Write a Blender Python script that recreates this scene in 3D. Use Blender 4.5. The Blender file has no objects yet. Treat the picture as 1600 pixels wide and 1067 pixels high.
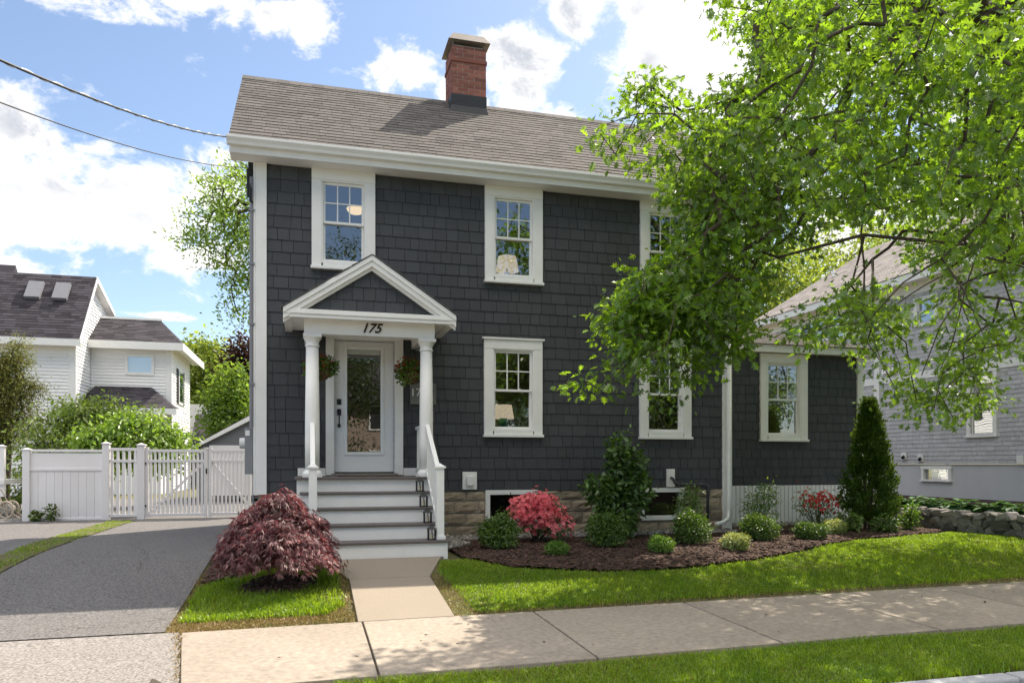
import bpy, math, random
import numpy as np
from mathutils import Vector
random.seed(7); RNG = np.random.default_rng(7)
S = bpy.context.scene; COL = S.collection; R = math.radians

# ------------------------------------------------------------------ camera
F_PX, YAW, CAM = 1175.0, 15.2, (0.797, -11.94, 1.22)
cd = bpy.data.cameras.new('camera'); cam = bpy.data.objects.new('camera', cd); COL.objects.link(cam)
cam.location = CAM; cam.rotation_euler = (R(90), 0, R(-YAW))
cd.sensor_width = 36; cd.lens = F_PX / 1600 * 36; cd.shift_y = (723 - 533.5) / 1600
cd.clip_end = 2000; cd.clip_start = .05
S.camera = cam
S.view_settings.view_transform = 'Standard'; S.view_settings.look = 'None'
S.view_settings.exposure = 1.60; S.view_settings.gamma = 1
S.render.engine = 'CYCLES'
S.cycles.max_bounces = 8; S.cycles.diffuse_bounces = 4; S.cycles.transparent_max_bounces = 12
S.cycles.sample_clamp_indirect = 6; S.cycles.use_denoising = True

# ------------------------------------------------------------------ sun and sky
SUN = Vector((1.28, 1.16, 2.22)).normalized()
sl = bpy.data.lights.new('sun', 'SUN'); sl.energy = 2.85; sl.angle = R(.5); sl.color = (1, .91, .77)
so = bpy.data.objects.new('sun', sl); COL.objects.link(so); so.location = (20, 20, 40)
so.rotation_euler = (-SUN).to_track_quat('-Z', 'Y').to_euler()
W = bpy.data.worlds.new('World'); S.world = W; W.use_nodes = True
nt = W.node_tree; nt.nodes.clear()
def mth(nt, op, a, b=None, c=None, clamp=False):
    n = nt.nodes.new('ShaderNodeMath'); n.operation = op; n.use_clamp = clamp
    for i, v in enumerate((a, b, c)):
        if v is None: continue
        if isinstance(v, (int, float)): n.inputs[i].default_value = v
        else: nt.links.new(v, n.inputs[i])
    return n.outputs[0]
def mixc(nt, fac, a, b):
    n = nt.nodes.new('ShaderNodeMix'); n.data_type = 'RGBA'
    for s, v in (('Factor', fac), ('A', a), ('B', b)):
        i = [q for q in n.inputs if q.name == s and (q.type == 'RGBA' if s != 'Factor' else q.type == 'VALUE')][0]
        if isinstance(v, (int, float)): i.default_value = v
        elif isinstance(v, tuple): i.default_value = (*v, 1)
        else: nt.links.new(v, i)
    return [q for q in n.outputs if q.type == 'RGBA'][0]
def noise(nt, vec, scale, detail=4, rough=.55, dist=0):
    n = nt.nodes.new('ShaderNodeTexNoise'); n.inputs['Scale'].default_value = scale
    n.inputs['Detail'].default_value = detail; n.inputs['Roughness'].default_value = rough
    n.inputs['Distortion'].default_value = dist
    if vec is not None: nt.links.new(vec, n.inputs['Vector'])
    return n.outputs['Fac']
def smooth(nt, v, lo, hi, a=0., b=1.):
    n = nt.nodes.new('ShaderNodeMapRange'); n.interpolation_type = 'SMOOTHSTEP'
    nt.links.new(v, n.inputs[0])
    for i, q in enumerate((lo, hi, a, b)): n.inputs[i + 1].default_value = q
    return n.outputs[0]
SKY_STRENGTH = 0.13
sky = nt.nodes.new('ShaderNodeTexSky'); sky.sky_type = 'NISHITA'; sky.sun_disc = False
sky.sun_elevation = math.asin(SUN.z); sky.sun_rotation = math.atan2(SUN.x, SUN.y)
sky.altitude = 50; sky.air_density = 1.0; sky.dust_density = .6; sky.ozone_density = 1.6
tc = nt.nodes.new('ShaderNodeTexCoord'); sx = nt.nodes.new('ShaderNodeSeparateXYZ'); nt.links.new(tc.outputs['Generated'], sx.inputs[0])
az = mth(nt, 'ARCTAN2', sx.outputs[0], sx.outputs[1]); el = mth(nt, 'ARCSINE', sx.outputs[2])
az = mth(nt, 'MULTIPLY', az, 57.2958); el = mth(nt, 'MULTIPLY', el, 57.2958)
# cloud banks, the unseen ones invented: azimuth, elevation, half width, half height, weight
CLOUDS = [(-16, 28.2, 5.5, 1.0, .85), (-9, 29.6, 6, 1.5, 1.0), (-1, 29.2, 3.2, 2.0, .95),
          (-19, 20.5, 4.0, 2.6, 1.1), (-20, 16.5, 7, 4.0, 1.5), (-12, 16.6, 6, 2.6, 1.4), (-6.5, 18.6, 2.6, 1.6, 1.2), (-7, 14.3, 4.6, 1.6, 1.1),
          (-19, 12.2, 4.5, 1.6, .9), (-6, 20.6, 1.6, 1.6, 1.0), (-10.2, 10.0, 2.6, .28, 1.0), (6.8, 27.2, 2.6, 1.5, 1.05), (11.5, 25.4, 2.4, 1.9, 1.0),
          (15.8, 27.8, 3.6, 2.6, 1.25), (18.8, 24.2, 2.4, 2.4, .8), (20.2, 31.5, 3.2, 2.2, 1.1), (28.5, 28.8, 5.2, 5.0, 1.6), (26.6, 22.8, 4.5, 2.0, .9), (35, 27, 7, 6, 1.4),
          (40, 16, 10, 5, .9), (48, 26, 8, 8, 1.0), (66, 35, 20, 12, .9), (-60, 25, 20, 6, .9), (-100, 40, 25, 9, .8), (120, 30, 22, 8, .7), (5, 62, 30, 12, .8), (10, 44, 26, 6, .9), (-30, 45, 20, 6, .9),
          (215, 12, 20, 4, .8), (-150, 55, 60, 12, 1.3), (150, 58, 60, 13, 1.3), (180, 80, 200, 16, 1.2), (110, 50, 30, 14, 1.0), (-90, 55, 40, 10, 1.1)]  # unseen banks overhead and behind, added as neutral fill for the facade
acc = None
for (a0, e0, sa, se, w) in CLOUDS:
    if a0 > 180: a0 -= 360
    p = mth(nt, 'MULTIPLY', mth(nt, 'SUBTRACT', az, a0), 1 / sa); q = mth(nt, 'MULTIPLY', mth(nt, 'SUBTRACT', el, e0), 1 / se)
    d2 = mth(nt, 'MULTIPLY_ADD', p, p, mth(nt, 'MULTIPLY', q, q))
    g = mth(nt, 'MULTIPLY', mth(nt, 'EXPONENT', mth(nt, 'MULTIPLY', d2, -.8)), w)
    acc = g if acc is None else mth(nt, 'MAXIMUM', acc, g)
cb = nt.nodes.new('ShaderNodeCombineXYZ'); nt.links.new(az, cb.inputs[0]); nt.links.new(mth(nt, 'MULTIPLY', el, 1.5), cb.inputs[1])
n1 = noise(nt, cb.outputs[0], .21, 10, .66, .25); n2 = noise(nt, cb.outputs[0], .075, 5, .5)
cov = mth(nt, 'ADD', acc, mth(nt, 'MULTIPLY', mth(nt, 'SUBTRACT', n1, .5), 3.2))
cmask = smooth(nt, cov, .36, .95)
shade = mth(nt, 'MULTIPLY', smooth(nt, n2, .40, .60), smooth(nt, cov, .6, 1.4))
hsv = nt.nodes.new('ShaderNodeHueSaturation'); hsv.inputs['Saturation'].default_value = .96; hsv.inputs['Value'].default_value = .48
nt.links.new(sky.outputs[0], hsv.inputs['Color'])
back = smooth(nt, sx.outputs[1], .45, -.25)                        # unseen clouds behind the viewer, brightened and warmed to fill the shaded facade
ccol = mixc(nt, back, mixc(nt, shade, (3.3, 3.25, 3.2), (1.6, 1.7, 1.9)), (9.4, 8.8, 7.9))
skyc = mixc(nt, cmask, hsv.outputs[0], ccol)
bg = nt.nodes.new('ShaderNodeBackground'); bg.inputs['Strength'].default_value = SKY_STRENGTH
nt.links.new(skyc, bg.inputs['Color'])
wo = nt.nodes.new('ShaderNodeOutputWorld'); nt.links.new(bg.outputs[0], wo.inputs['Surface'])

# ------------------------------------------------------------------ measuring: a point on the plane Y = const seen under (u, v)
def P(u, v, Y):
    t = Y - CAM[1]; b = math.atan((u - 800) / F_PX); a = R(YAW) + b
    return (CAM[0] + t * math.tan(a), Y, CAM[2] + (723 - v) * t / math.cos(a) * math.cos(b) / F_PX)
def proj(p):
    dx = p[..., 0] - CAM[0]; dy = p[..., 1] - CAM[1]; s, c = math.sin(R(YAW)), math.cos(R(YAW))
    Z = dx * s + dy * c
    return 800 + F_PX * (dx * c - dy * s) / Z, 723 - (p[..., 2] - CAM[2]) * F_PX / Z, Z
def in_poly(x, y, poly):
    x = np.asarray(x, float); y = np.asarray(y, float); r = np.zeros(x.shape, bool); n = len(poly)
    for i in range(n):
        x0, y0 = poly[i]; x1, y1 = poly[(i + 1) % n]
        if y0 == y1: continue
        c = ((y0 > y) != (y1 > y)) & (x < (x1 - x0) * (y - y0) / (y1 - y0) + x0)
        r ^= c
    return r

# ------------------------------------------------------------------ materials
def nodemat(name):
    m = bpy.data.materials.new(name); m.use_nodes = True; t = m.node_tree; t.nodes.clear()
    o = t.nodes.new('ShaderNodeOutputMaterial'); return m, t, o
def objvec(t, sc=(1, 1, 1)):
    c = t.nodes.new('ShaderNodeTexCoord'); m = t.nodes.new('ShaderNodeMapping'); m.inputs['Scale'].default_value = sc
    t.links.new(c.outputs['Object'], m.inputs[0]); return m.outputs[0]
def vary(t, col, fac, amt):
    h = t.nodes.new('ShaderNodeHueSaturation'); t.links.new(mth(t, 'MULTIPLY_ADD', fac, 2 * amt, 1 - amt), h.inputs['Value'])
    if isinstance(col, tuple): h.inputs['Color'].default_value = (*col, 1)
    else: t.links.new(col, h.inputs['Color'])
    return h.outputs[0]
def mat(name, col, rough=.6, island=0., ns=0, namt=0., col2=None, bump=0., bs=60, spec=.4, metal=0, stretch=(1, 1, 1), big=0., bdist=.01):
    m, t, o = nodemat(name); b = t.nodes.new('ShaderNodeBsdfPrincipled'); t.links.new(b.outputs[0], o.inputs[0])
    b.inputs['Roughness'].default_value = rough; b.inputs['Specular IOR Level'].default_value = spec; b.inputs['Metallic'].default_value = metal
    c = col; v = objvec(t, stretch)
    if col2:
        c = mixc(t, smooth(t, noise(t, v, ns or 3, 6, .65), .38, .62), col, col2)
    if ns and namt: c = vary(t, c, noise(t, v, ns, 6, .65), namt)
    if big: c = vary(t, c, noise(t, v, .7, 4, .6), big)
    if island:
        g = t.nodes.new('ShaderNodeNewGeometry'); c = vary(t, c, g.outputs['Random Per Island'], island)
    if isinstance(c, tuple): b.inputs['Base Color'].default_value = (*c, 1)
    else: t.links.new(c, b.inputs['Base Color'])
    if bump:
        bn = t.nodes.new('ShaderNodeBump'); bn.inputs['Strength'].default_value = bump; bn.inputs['Distance'].default_value = bdist
        t.links.new(noise(t, v, bs, 5, .6), bn.inputs['Height']); t.links.new(bn.outputs[0], b.inputs['Normal'])
    return m
def leafmat(name, col, col2, trans=.45, tcol=None, amt=.35, gloss=.05, grough=.4):
    m, t, o = nodemat(name); g = t.nodes.new('ShaderNodeNewGeometry'); r = g.outputs['Random Per Island']
    v = objvec(t)
    c = mixc(t, smooth(t, noise(t, v, 1.3, 3), .35, .65), col, col2); c = vary(t, c, r, amt)
    d = t.nodes.new('ShaderNodeBsdfDiffuse'); t.links.new(c, d.inputs[0])
    tr = t.nodes.new('ShaderNodeBsdfTranslucent')
    tc_ = tcol or tuple(min(1, q * f) for q, f in zip(col, (2.0, 1.7, .6)))
    t.links.new(vary(t, tc_, r, amt), tr.inputs[0])
    mx = t.nodes.new('ShaderNodeMixShader'); mx.inputs[0].default_value = trans; t.links.new(d.outputs[0], mx.inputs[1]); t.links.new(tr.outputs[0], mx.inputs[2])
    gl = t.nodes.new('ShaderNodeBsdfGlossy'); gl.inputs['Roughness'].default_value = grough
    m2 = t.nodes.new('ShaderNodeMixShader'); m2.inputs[0].default_value = gloss; t.links.new(mx.outputs[0], m2.inputs[1]); t.links.new(gl.outputs[0], m2.inputs[2])
    t.links.new(m2.outputs[0], o.inputs[0]); return m
def glassmat(name, refl=.25, tint=(.9, .93, .92), fres=True):
    m, t, o = nodemat(name); tr = t.nodes.new('ShaderNodeBsdfTransparent'); tr.inputs[0].default_value = (*tint, 1)
    gl = t.nodes.new('ShaderNodeBsdfGlossy'); gl.inputs['Roughness'].default_value = .0; gl.inputs[0].default_value = (.95, .97, 1, 1)
    bn = t.nodes.new('ShaderNodeBump'); bn.inputs['Strength'].default_value = .05; bn.inputs['Distance'].default_value = .02
    t.links.new(noise(t, objvec(t), 2.2, 1), bn.inputs['Height']); t.links.new(bn.outputs[0], gl.inputs['Normal'])
    lw = t.nodes.new('ShaderNodeLayerWeight'); lw.inputs[0].default_value = .12
    mx = t.nodes.new('ShaderNodeMixShader'); t.links.new(mth(t, 'ADD', lw.outputs['Facing'], refl, clamp=True), mx.inputs[0])
    t.links.new(tr.outputs[0], mx.inputs[1]); t.links.new(gl.outputs[0], mx.inputs[2]); t.links.new(mx.outputs[0], o.inputs[0]); return m
def emit(name, col, s):
    m, t, o = nodemat(name); e = t.nodes.new('ShaderNodeEmission'); e.inputs[0].default_value = (*col, 1); e.inputs[1].default_value = s
    t.links.new(e.outputs[0], o.inputs[0]); return m
M = dict(
    siding=mat('charcoal_shingle_paint', (.055, .058, .063), .62, island=.11, ns=22, namt=.16, big=.06, bump=.25, bs=90, stretch=(1, 1, .15)),
    siding_core=mat('charcoal_backing', (.022, .024, .027), .8, ns=10, namt=.2),
    white=mat('white_trim_paint', (.86, .85, .82), .45, ns=4, namt=.09, big=.05, bump=.05, bs=40),
    vinyl=mat('white_vinyl', (.84, .81, .81), .4, ns=2, namt=.06, island=.03),
    warm_white=mat('door_paint', (.87, .87, .87), .35, ns=3, namt=.03),
    roof=mat('brown_asphalt_shingle', (.138, .126, .119), .95, island=.17, ns=140, namt=.35, big=.03, spec=.15),
    dark_roof=mat('charcoal_asphalt_shingle', (.062, .056, .064), .95, island=.4, ns=60, namt=.3, spec=.15),
    grey_roof=mat('greige_asphalt_shingle', (.29, .26, .245), .95, island=.25, ns=60, namt=.2, spec=.15),
    brick=mat('red_brick', (.235, .088, .066), .85, island=.30, ns=40, namt=.25, bump=.4, bs=90),
    mortar=mat('mortar', (.42, .36, .32), .95, ns=50, namt=.15),
    tar=mat('black_flashing', (.022, .024, .028), .55, ns=12, namt=.35, bump=.5, bs=30),
    metal=mat('galvanised_metal', (.27, .24, .21), .5, metal=.4, ns=8, namt=.25),
    stone_block=mat('tan_rock_face_block', (.34, .275, .20), .95, island=.28, ns=16, namt=.35, bump=.6, bs=45, bdist=.02),
    block_mortar=mat('block_mortar', (.36, .32, .27), .95, ns=20, namt=.2),
    tread=mat('grey_composite_decking', (.135, .118, .115), .65, ns=30, namt=.15, stretch=(.1, 1, 1)),
    black=mat('black_metal', (.012, .012, .013), .4, ns=10, namt=.2),
    grey_box=mat('grey_steel_box', (.23, .24, .25), .5, ns=6, namt=.1),
    conduit=mat('grey_conduit', (.22, .22, .24), .5, ns=4, namt=.1),
    pipe_dark=mat('dark_iron_pipe', (.06, .06, .065), .5, ns=8, namt=.2),
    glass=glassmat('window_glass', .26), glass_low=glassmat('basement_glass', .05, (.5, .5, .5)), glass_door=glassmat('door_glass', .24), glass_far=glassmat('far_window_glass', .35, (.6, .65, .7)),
    room=mat('room_paint', (.42, .36, .29), .9, ns=2, namt=.1), floor_in=mat('room_floor', (.2, .12, .07), .5, ns=3, namt=.2),
    asphalt=mat('worn_asphalt', (.142, .133, .129), .85, ns=42, namt=1.9, big=.16, bump=.6, bs=160),
    apron=mat('coarse_asphalt', (.245, .225, .21), .95, ns=45, namt=1.7, big=.14, bump=.9, bs=110),
    concrete=mat('pavement_concrete', (.300, .253, .205), .9, island=.12, ns=20, namt=.6, big=.32, bump=.15, bs=120),
    path=mat('path_concrete', (.275, .23, .18), .9, ns=50, namt=.2, big=.12, bump=.2, bs=120),
    joint=mat('joint_dirt', (.07, .055, .04), .95, ns=20, namt=.3),
    granite=mat('granite_kerb', (.40, .40, .42), .8, ns=60, namt=.4, bump=.5, bs=40),
    road=mat('road_asphalt', (.19, .18, .175), .9, ns=60, namt=.3),
    soil=mat('lawn_soil', (.13, .095, .05), .95, ns=9, namt=.3, col2=(.085, .105, .03), bump=.7, bs=30),
    mulch=mat('dark_bark_mulch', (.070, .038, .026), .95, ns=25, namt=.6, bump=1, bs=45, bdist=.03),
    chips=mat('bark_chips', (.085, .048, .034), .9, island=.75),
    pebble=mat('grey_pebbles', (.27, .25, .23), .85, island=.5),
    fieldstone=mat('field_stone', (.225, .205, .19), .9, island=.5, ns=9, namt=.4, bump=.7, bs=18, bdist=.03),
    grey_shake=mat('light_grey_shake', (.52, .515, .53), .8, island=.10, ns=12, namt=.10),
    grey_core=mat('grey_wall_backing', (.33, .33, .35), .9, ns=4, namt=.1),
    grey_found=mat('pale_grey_foundation', (.58, .58, .60), .9, ns=3, namt=.08),
    clap=mat('white_clapboard', (.88, .87, .85), .6, ns=3, namt=.05),
    bark=mat('grey_brown_bark', (.085, .065, .05), .95, ns=18, namt=.45, bump=1, bs=30, bdist=.02, stretch=(1, 1, .3)),
    pale_bark=mat('pale_bark', (.28, .22, .17), .9, ns=18, namt=.3),
    bronze=mat('house_number_bronze', (.035, .022, .015), .4), plaque=mat('grey_plaque', (.16, .155, .15), .4, ns=4, namt=.06),
    number_white=mat('white_lettering', (.8, .8, .8), .5),
    mat_tex=mat('coir_mat', (.10, .07, .055), .95, ns=50, namt=.5, bump=.8, bs=80),
    shade_lit=None, ceramic=mat('white_ceramic', (.75, .75, .72), .2), green_ceramic=mat('green_ceramic', (.02, .20, .13), .2),
    wood=mat('brown_wood', (.16, .09, .05), .5, ns=6, namt=.3, stretch=(1, 1, 6)),
    candle=mat('cream_candle', (.7, .62, .45), .6), rubber=mat('black_cable', (.02, .02, .022), .6), alu=mat('bare_aluminium_wire', (.55, .55, .57), .4, metal=.5),
    plastic=mat('beige_plastic', (.45, .38, .30), .6), coco=mat('coco_liner', (.12, .075, .04), .95, ns=30, namt=.4),
    garage=mat('dark_grey_garage', (.16, .165, .175), .8, ns=5, namt=.08),
    shutter=mat('black_shutter', (.03, .03, .035), .6),
)
M['shade_lit'] = emit('lamp_shade_glow', (1, .80, .58), .20); M['bulb'] = emit('ceiling_lamp_glow', (1, .70, .36), .42)

# ------------------------------------------------------------------ mesh helpers
class MB:
    def __init__(s): s.v = []; s.f = []; s.n = 0
    def add(s, v, f):
        o = s.n; s.v.extend(v); s.f.extend([tuple(i + o for i in q) for q in f]); s.n += len(v); return s
    def box(s, x0, x1, y0, y1, z0, z1):
        return s.add([(x0, y0, z0), (x1, y0, z0), (x1, y1, z0), (x0, y1, z0), (x0, y0, z1), (x1, y0, z1), (x1, y1, z1), (x0, y1, z1)],
                     [(0, 3, 2, 1), (4, 5, 6, 7), (0, 1, 5, 4), (1, 2, 6, 5), (2, 3, 7, 6), (3, 0, 4, 7)])
    def quad(s, a, b, c, d): return s.add([a, b, c, d], [(0, 1, 2, 3)])
    def prism(s, poly, d):                                        # polygon (3-D points) pushed along d
        n = len(poly); q = [tuple(p[i] + d[i] for i in range(3)) for p in poly]
        return s.add(list(poly) + q, [tuple(range(n))[::-1], tuple(range(n, 2 * n))] + [(i, (i + 1) % n, n + (i + 1) % n, n + i) for i in range(n)])
    def beam(s, a, b, w, h, up=(0, 0, 1)):
        a, b = Vector(a), Vector(b); d = (b - a).normalized(); r = d.cross(Vector(up))
        r = r.normalized() if r.length > 1e-4 else Vector((1, 0, 0)); u = r.cross(d)
        pts = [tuple(p + r * sx * w / 2 + u * sy * h / 2) for p in (a, b) for sx, sy in ((-1, -1), (1, -1), (1, 1), (-1, 1))]
        return s.add(pts, [(3, 2, 1, 0), (4, 5, 6, 7), (0, 1, 5, 4), (1, 2, 6, 5), (2, 3, 7, 6), (3, 0, 4, 7)])
    def tube(s, pts, rad, k=8, cap=True):
        pts = [Vector(p) for p in pts]; n = len(pts); rad = rad if isinstance(rad, (list, tuple)) else [rad] * n
        V = []; prev = None
        for i, p in enumerate(pts):
            d = (pts[min(i + 1, n - 1)] - pts[max(i - 1, 0)]).normalized()
            if prev is None: r = d.orthogonal().normalized()
            else: r = (prev - d * prev.dot(d)); r = r.normalized() if r.length > 1e-5 else d.orthogonal().normalized()
            prev = r; u = d.cross(r)
            V += [tuple(p + (r * math.cos(2 * math.pi * j / k) + u * math.sin(2 * math.pi * j / k)) * rad[i]) for j in range(k)]
        Fc = [(i * k + j, i * k + (j + 1) % k, (i + 1) * k + (j + 1) % k, (i + 1) * k + j) for i in range(n - 1) for j in range(k)]
        if cap: Fc += [tuple(range(k))[::-1], tuple(range((n - 1) * k, n * k))]
        return s.add(V, Fc)
    def lathe(s, c, prof, k=20):                                  # profile of (radius, z)
        V = [(c[0] + r * math.cos(2 * math.pi * j / k), c[1] + r * math.sin(2 * math.pi * j / k), c[2] + z) for r, z in prof for j in range(k)]
        n = len(prof)
        Fc = [(i * k + j, i * k + (j + 1) % k, (i + 1) * k + (j + 1) % k, (i + 1) * k + j) for i in range(n - 1) for j in range(k)]
        return s.add(V, Fc + [tuple(range(k))[::-1], tuple(range((n - 1) * k, n * k))])
    def build(s, name, m, parent=None, bevel=0, smoothf=False, loc=None):
        v = np.array(s.v, np.float32).reshape(-1, 3)
        return mesh_obj(name, v, s.f, m, parent, bevel, smoothf, loc)
def world_loc(o):
    v = Vector((0, 0, 0))
    while o: v += o.location; o = o.parent
    return np.array(v, np.float32)
def mesh_obj(name, v, f, m, parent=None, bevel=0, smoothf=False, loc=None):
    me = bpy.data.meshes.new(name); base = world_loc(parent) + (np.array(loc, np.float32) if loc is not None else 0)
    v = np.asarray(v, np.float32) - base
    if isinstance(f, np.ndarray):                                 # faces all of one size
        nf, k = f.shape; me.vertices.add(len(v)); me.vertices.foreach_set('co', v.ravel())
        me.loops.add(nf * k); me.loops.foreach_set('vertex_index', f.astype(np.int32).ravel())
        me.polygons.add(nf); me.polygons.foreach_set('loop_start', np.arange(0, nf * k, k, dtype=np.int32)); me.polygons.foreach_set('loop_total', np.full(nf, k, np.int32))
        me.update(calc_edges=True)
    else: me.from_pydata(v.tolist(), [], f); me.update()
    o = bpy.data.objects.new(name, me); COL.objects.link(o); me.materials.append(m)
    if smoothf: me.polygons.foreach_set('use_smooth', np.ones(len(me.polygons), bool))
    if parent: o.parent = parent
    if loc is not None: o.location = loc
    if bevel:
        b = o.modifiers.new('bevel', 'BEVEL'); b.width = bevel; b.segments = 2; b.limit_method = 'ANGLE'
    return o
def tag(o, label, cat, group=None, kind=None):
    if label: o['label'] = label
    if cat: o['category'] = cat
    if group: o['group'] = group
    if kind: o['kind'] = kind
    return o
def thing(name, loc, label, cat, group=None):
    o = bpy.data.objects.new(name, None); COL.objects.link(o); o.location = loc; o.empty_display_size = .2
    return tag(o, label, cat, group)
def copy_tree(o, parent=None):
    c = o.copy(); COL.objects.link(c); c.parent = parent
    for ch in [q for q in o.children]: copy_tree(ch, c)
    return c
def structure(o): o['kind'] = 'structure'; return o
def stuff(o, label, cat): return tag(o, label, cat, kind='stuff')

def sub_rect(r, holes):
    out = [r]
    for (hx0, hx1, hz0, hz1) in holes:
        nx = []
        for (x0, x1, z0, z1) in out:
            if x1 <= hx0 or x0 >= hx1 or z1 <= hz0 or z0 >= hz1: nx.append((x0, x1, z0, z1)); continue
            if x0 < hx0: nx.append((x0, hx0, z0, z1))
            if x1 > hx1: nx.append((hx1, x1, z0, z1))
            a, b = max(x0, hx0), min(x1, hx1)
            if z0 < hz0: nx.append((a, b, z0, hz0))
            if z1 > hz1: nx.append((a, b, hz1, z1))
        out = nx
    return out
def shingles(mb, mapf, s0, s1, t0, t1, exp, wmin, wmax, thick=.014, gap=.006, holes=(), clip=None, thin=.004, jit=0., rnd=random):
    """courses of separate shingles; mapf(s, t, n) gives the point; clip(t) narrows a course"""
    t = t0
    while t < t1 - 1e-4:
        te = min(t + exp, t1); a, b = (s0, s1) if clip is None else clip((t + te) / 2)
        s = a - rnd.random() * wmax
        while s < b:
            w = rnd.uniform(wmin, wmax); x0, x1 = max(s, a), min(s + w - gap, b); s += w
            if x1 - x0 < .012: continue
            dj = rnd.random() * jit; th = thick + rnd.uniform(-.15, .15) * thick
            for (p0, p1, q0, q1) in sub_rect((x0, x1, t + (dj if t > t0 else 0), te), holes):
                if p1 - p0 < .006 or q1 - q0 < .006: continue
                n0 = thin + (th - thin) * (te - q0) / exp; n1 = thin + (th - thin) * (te - q1) / exp
                mb.add([mapf(p0, q0, 0), mapf(p1, q0, 0), mapf(p0, q0, n0), mapf(p1, q0, n0), mapf(p1, q1, n1), mapf(p0, q1, n1), mapf(p0, q1, 0), mapf(p1, q1, 0)],
                       [(0, 1, 3, 2), (2, 3, 4, 5), (0, 2, 5, 6), (1, 7, 4, 3)])
        t = te
def bricks(mb, mapf, s0, s1, t0, t1, bw, bh, j=.010, proud=.006):
    t = t0; r = 0
    while t < t1 - .01:
        s = s0 - (bw / 2 if r % 2 else 0)
        while s < s1:
            a, b = max(s, s0), min(s + bw - j, s1); s += bw
            if b - a < .02: continue
            c, d = t, min(t + bh - j, t1); n = proud * random.uniform(.6, 1.2)
            mb.add([mapf(a, c, n), mapf(b, c, n), mapf(b, d, n), mapf(a, d, n), mapf(a, c, -.005), mapf(b, c, -.005), mapf(b, d, -.005), mapf(a, d, -.005)],
                   [(0, 1, 2, 3), (0, 4, 5, 1), (1, 5, 6, 2), (2, 6, 7, 3), (3, 7, 4, 0)])
        t += bh; r += 1

# ================================================================== THE GROUND
def sstep(x, a, b):
    t = np.clip((np.asarray(x, float) - a) / (b - a), 0, 1); return t * t * (3 - 2 * t)
def gz(x, y):
    x = np.asarray(x, float); y = np.asarray(y, float)
    dr = np.where(y > -4.6, -.3 + .3 * sstep(y, -5.6, .2) - .3 * sstep(-4.6, -5.6, .2) * (1 - sstep(y, -4.6, .2)), -.3 + .03 * (y + 4.6))
    lw = np.where(y > -4.6, -.3 + .3 * sstep(y, -4.9, -2.3), -.30 + .02 * (y + 4.6))
    w = sstep(x, -.5, .6); z = dr * (1 - w) + lw * w
    far = sstep(np.hypot(x, y), 14, 30); z = z * (1 - far) + (.0 * far) * (y > -7) - .45 * far * (y <= -7)
    return np.where(y < -7.55, -.52, z)
def sheet(name, m, xs, ys, off, inside=None, z=None):
    X, Y = np.meshgrid(xs, ys); Zz = (gz(X, Y) if z is None else np.full(X.shape, z)) + off
    v = np.stack([X, Y, Zz], -1).reshape(-1, 3); nx = len(xs); f = []
    for j in range(len(ys) - 1):
        for i in range(nx - 1):
            if inside is None or inside((xs[i] + xs[i + 1]) / 2, (ys[j] + ys[j + 1]) / 2):
                f.append((j * nx + i, j * nx + i + 1, (j + 1) * nx + i + 1, (j + 1) * nx + i))
    f = np.array(f); used = np.unique(f); rm = -np.ones(len(v), int); rm[used] = np.arange(len(used))
    o = mesh_obj(name, v[used], rm[f], m, smoothf=True); return o
far_l = [-900, -400, -200, -100, -60, -40, -30, -24, -18]
xs = np.array(far_l + list(np.arange(-15, 15.1, .3)) + [-q for q in far_l[::-1]]); ys = np.array(far_l + [-15, -12, -9, -7.7, -7.5] + list(np.arange(-7.2, 6, .2)) + [8, 10, 14] + [-q for q in far_l[::-1]])
structure(sheet('ground', M['soil'], xs, ys, -.024))
structure(sheet('road', M['road'], np.array([-300, -60, -20, 0, 20, 60, 300.]), np.array([-15.5, -11, -7.62]), .004, z=-.50))
dx = np.concatenate([[-40, -25], np.arange(-16, -.40, .3), [-.44]])
structure(sheet('driveway', M['asphalt'], dx, np.concatenate([np.arange(-4.61, 3, .3), [4, 6, 9, 16]]), .006))
dx2 = np.concatenate([[-40, -25], np.arange(-16, -.9, .3), np.arange(-.9, .12, .03)]); 
structure(sheet('driveway_apron', M['apron'], dx2, np.concatenate([np.arange(-7.5, -4.65, .25), [-4.645]]), .004, inside=lambda x, y: x < -.315 + .148 * (-4.6 - y)))
# pavement slabs
mb = MB()
def sw(x, b): return (-4.68 if not b else -6.45) + .03 * x
jx = [-.30, 1.30, 3.02, 4.74, 6.46, 8.18, 9.9, 11.62, 13.3, 15.0, 16.7]
for a, b in zip(jx[:-1], jx[1:]):
    a += .009; b -= .009; sk = .12
    pts = [(a + .0, sw(a, 0), -.292), (b, sw(b, 0), -.292), (b + .0, sw(b, 1), -.322), (a + (.26 if a < 0 else 0), sw(a, 1), -.322)]
    mb.prism(pts, (0, 0, -.12))
structure(mb.build('pavement', M['concrete'], bevel=.008))
mb = MB(); mb.quad((-.29, sw(0, 1) + .01, -.345), (16.6, sw(16.6, 1) + .01, -.345), (16.6, sw(16.6, 0) - .01, -.312), (-.29, sw(0, 0) - .01, -.312))
structure(mb.build('pavement_joint_bed', M['joint']))
mb = MB()
for y0, y1 in ((-4.66, -3.30), (-3.29, -2.58)):
    if y0 < -4: pts = [(1.26, y0 + .02), (2.20, y0 + .05), (2.16, y1), (1.25, y1)]
    else: pts = [(1.25, y0), (2.16, y0), (2.45, y1 + .22), (2.5, -2.30), (.80, -2.30), (1.0, y1 + .15)]
    mb.prism([(x, y, float(gz(1.7, y)) + .012) for x, y in pts], (0, 0, -.1))
structure(mb.build('garden_path', M['path'], bevel=.006))
mb = MB()
kx = [-40, -20] + [4.3 + 1.55 * i for i in range(12)]
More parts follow.
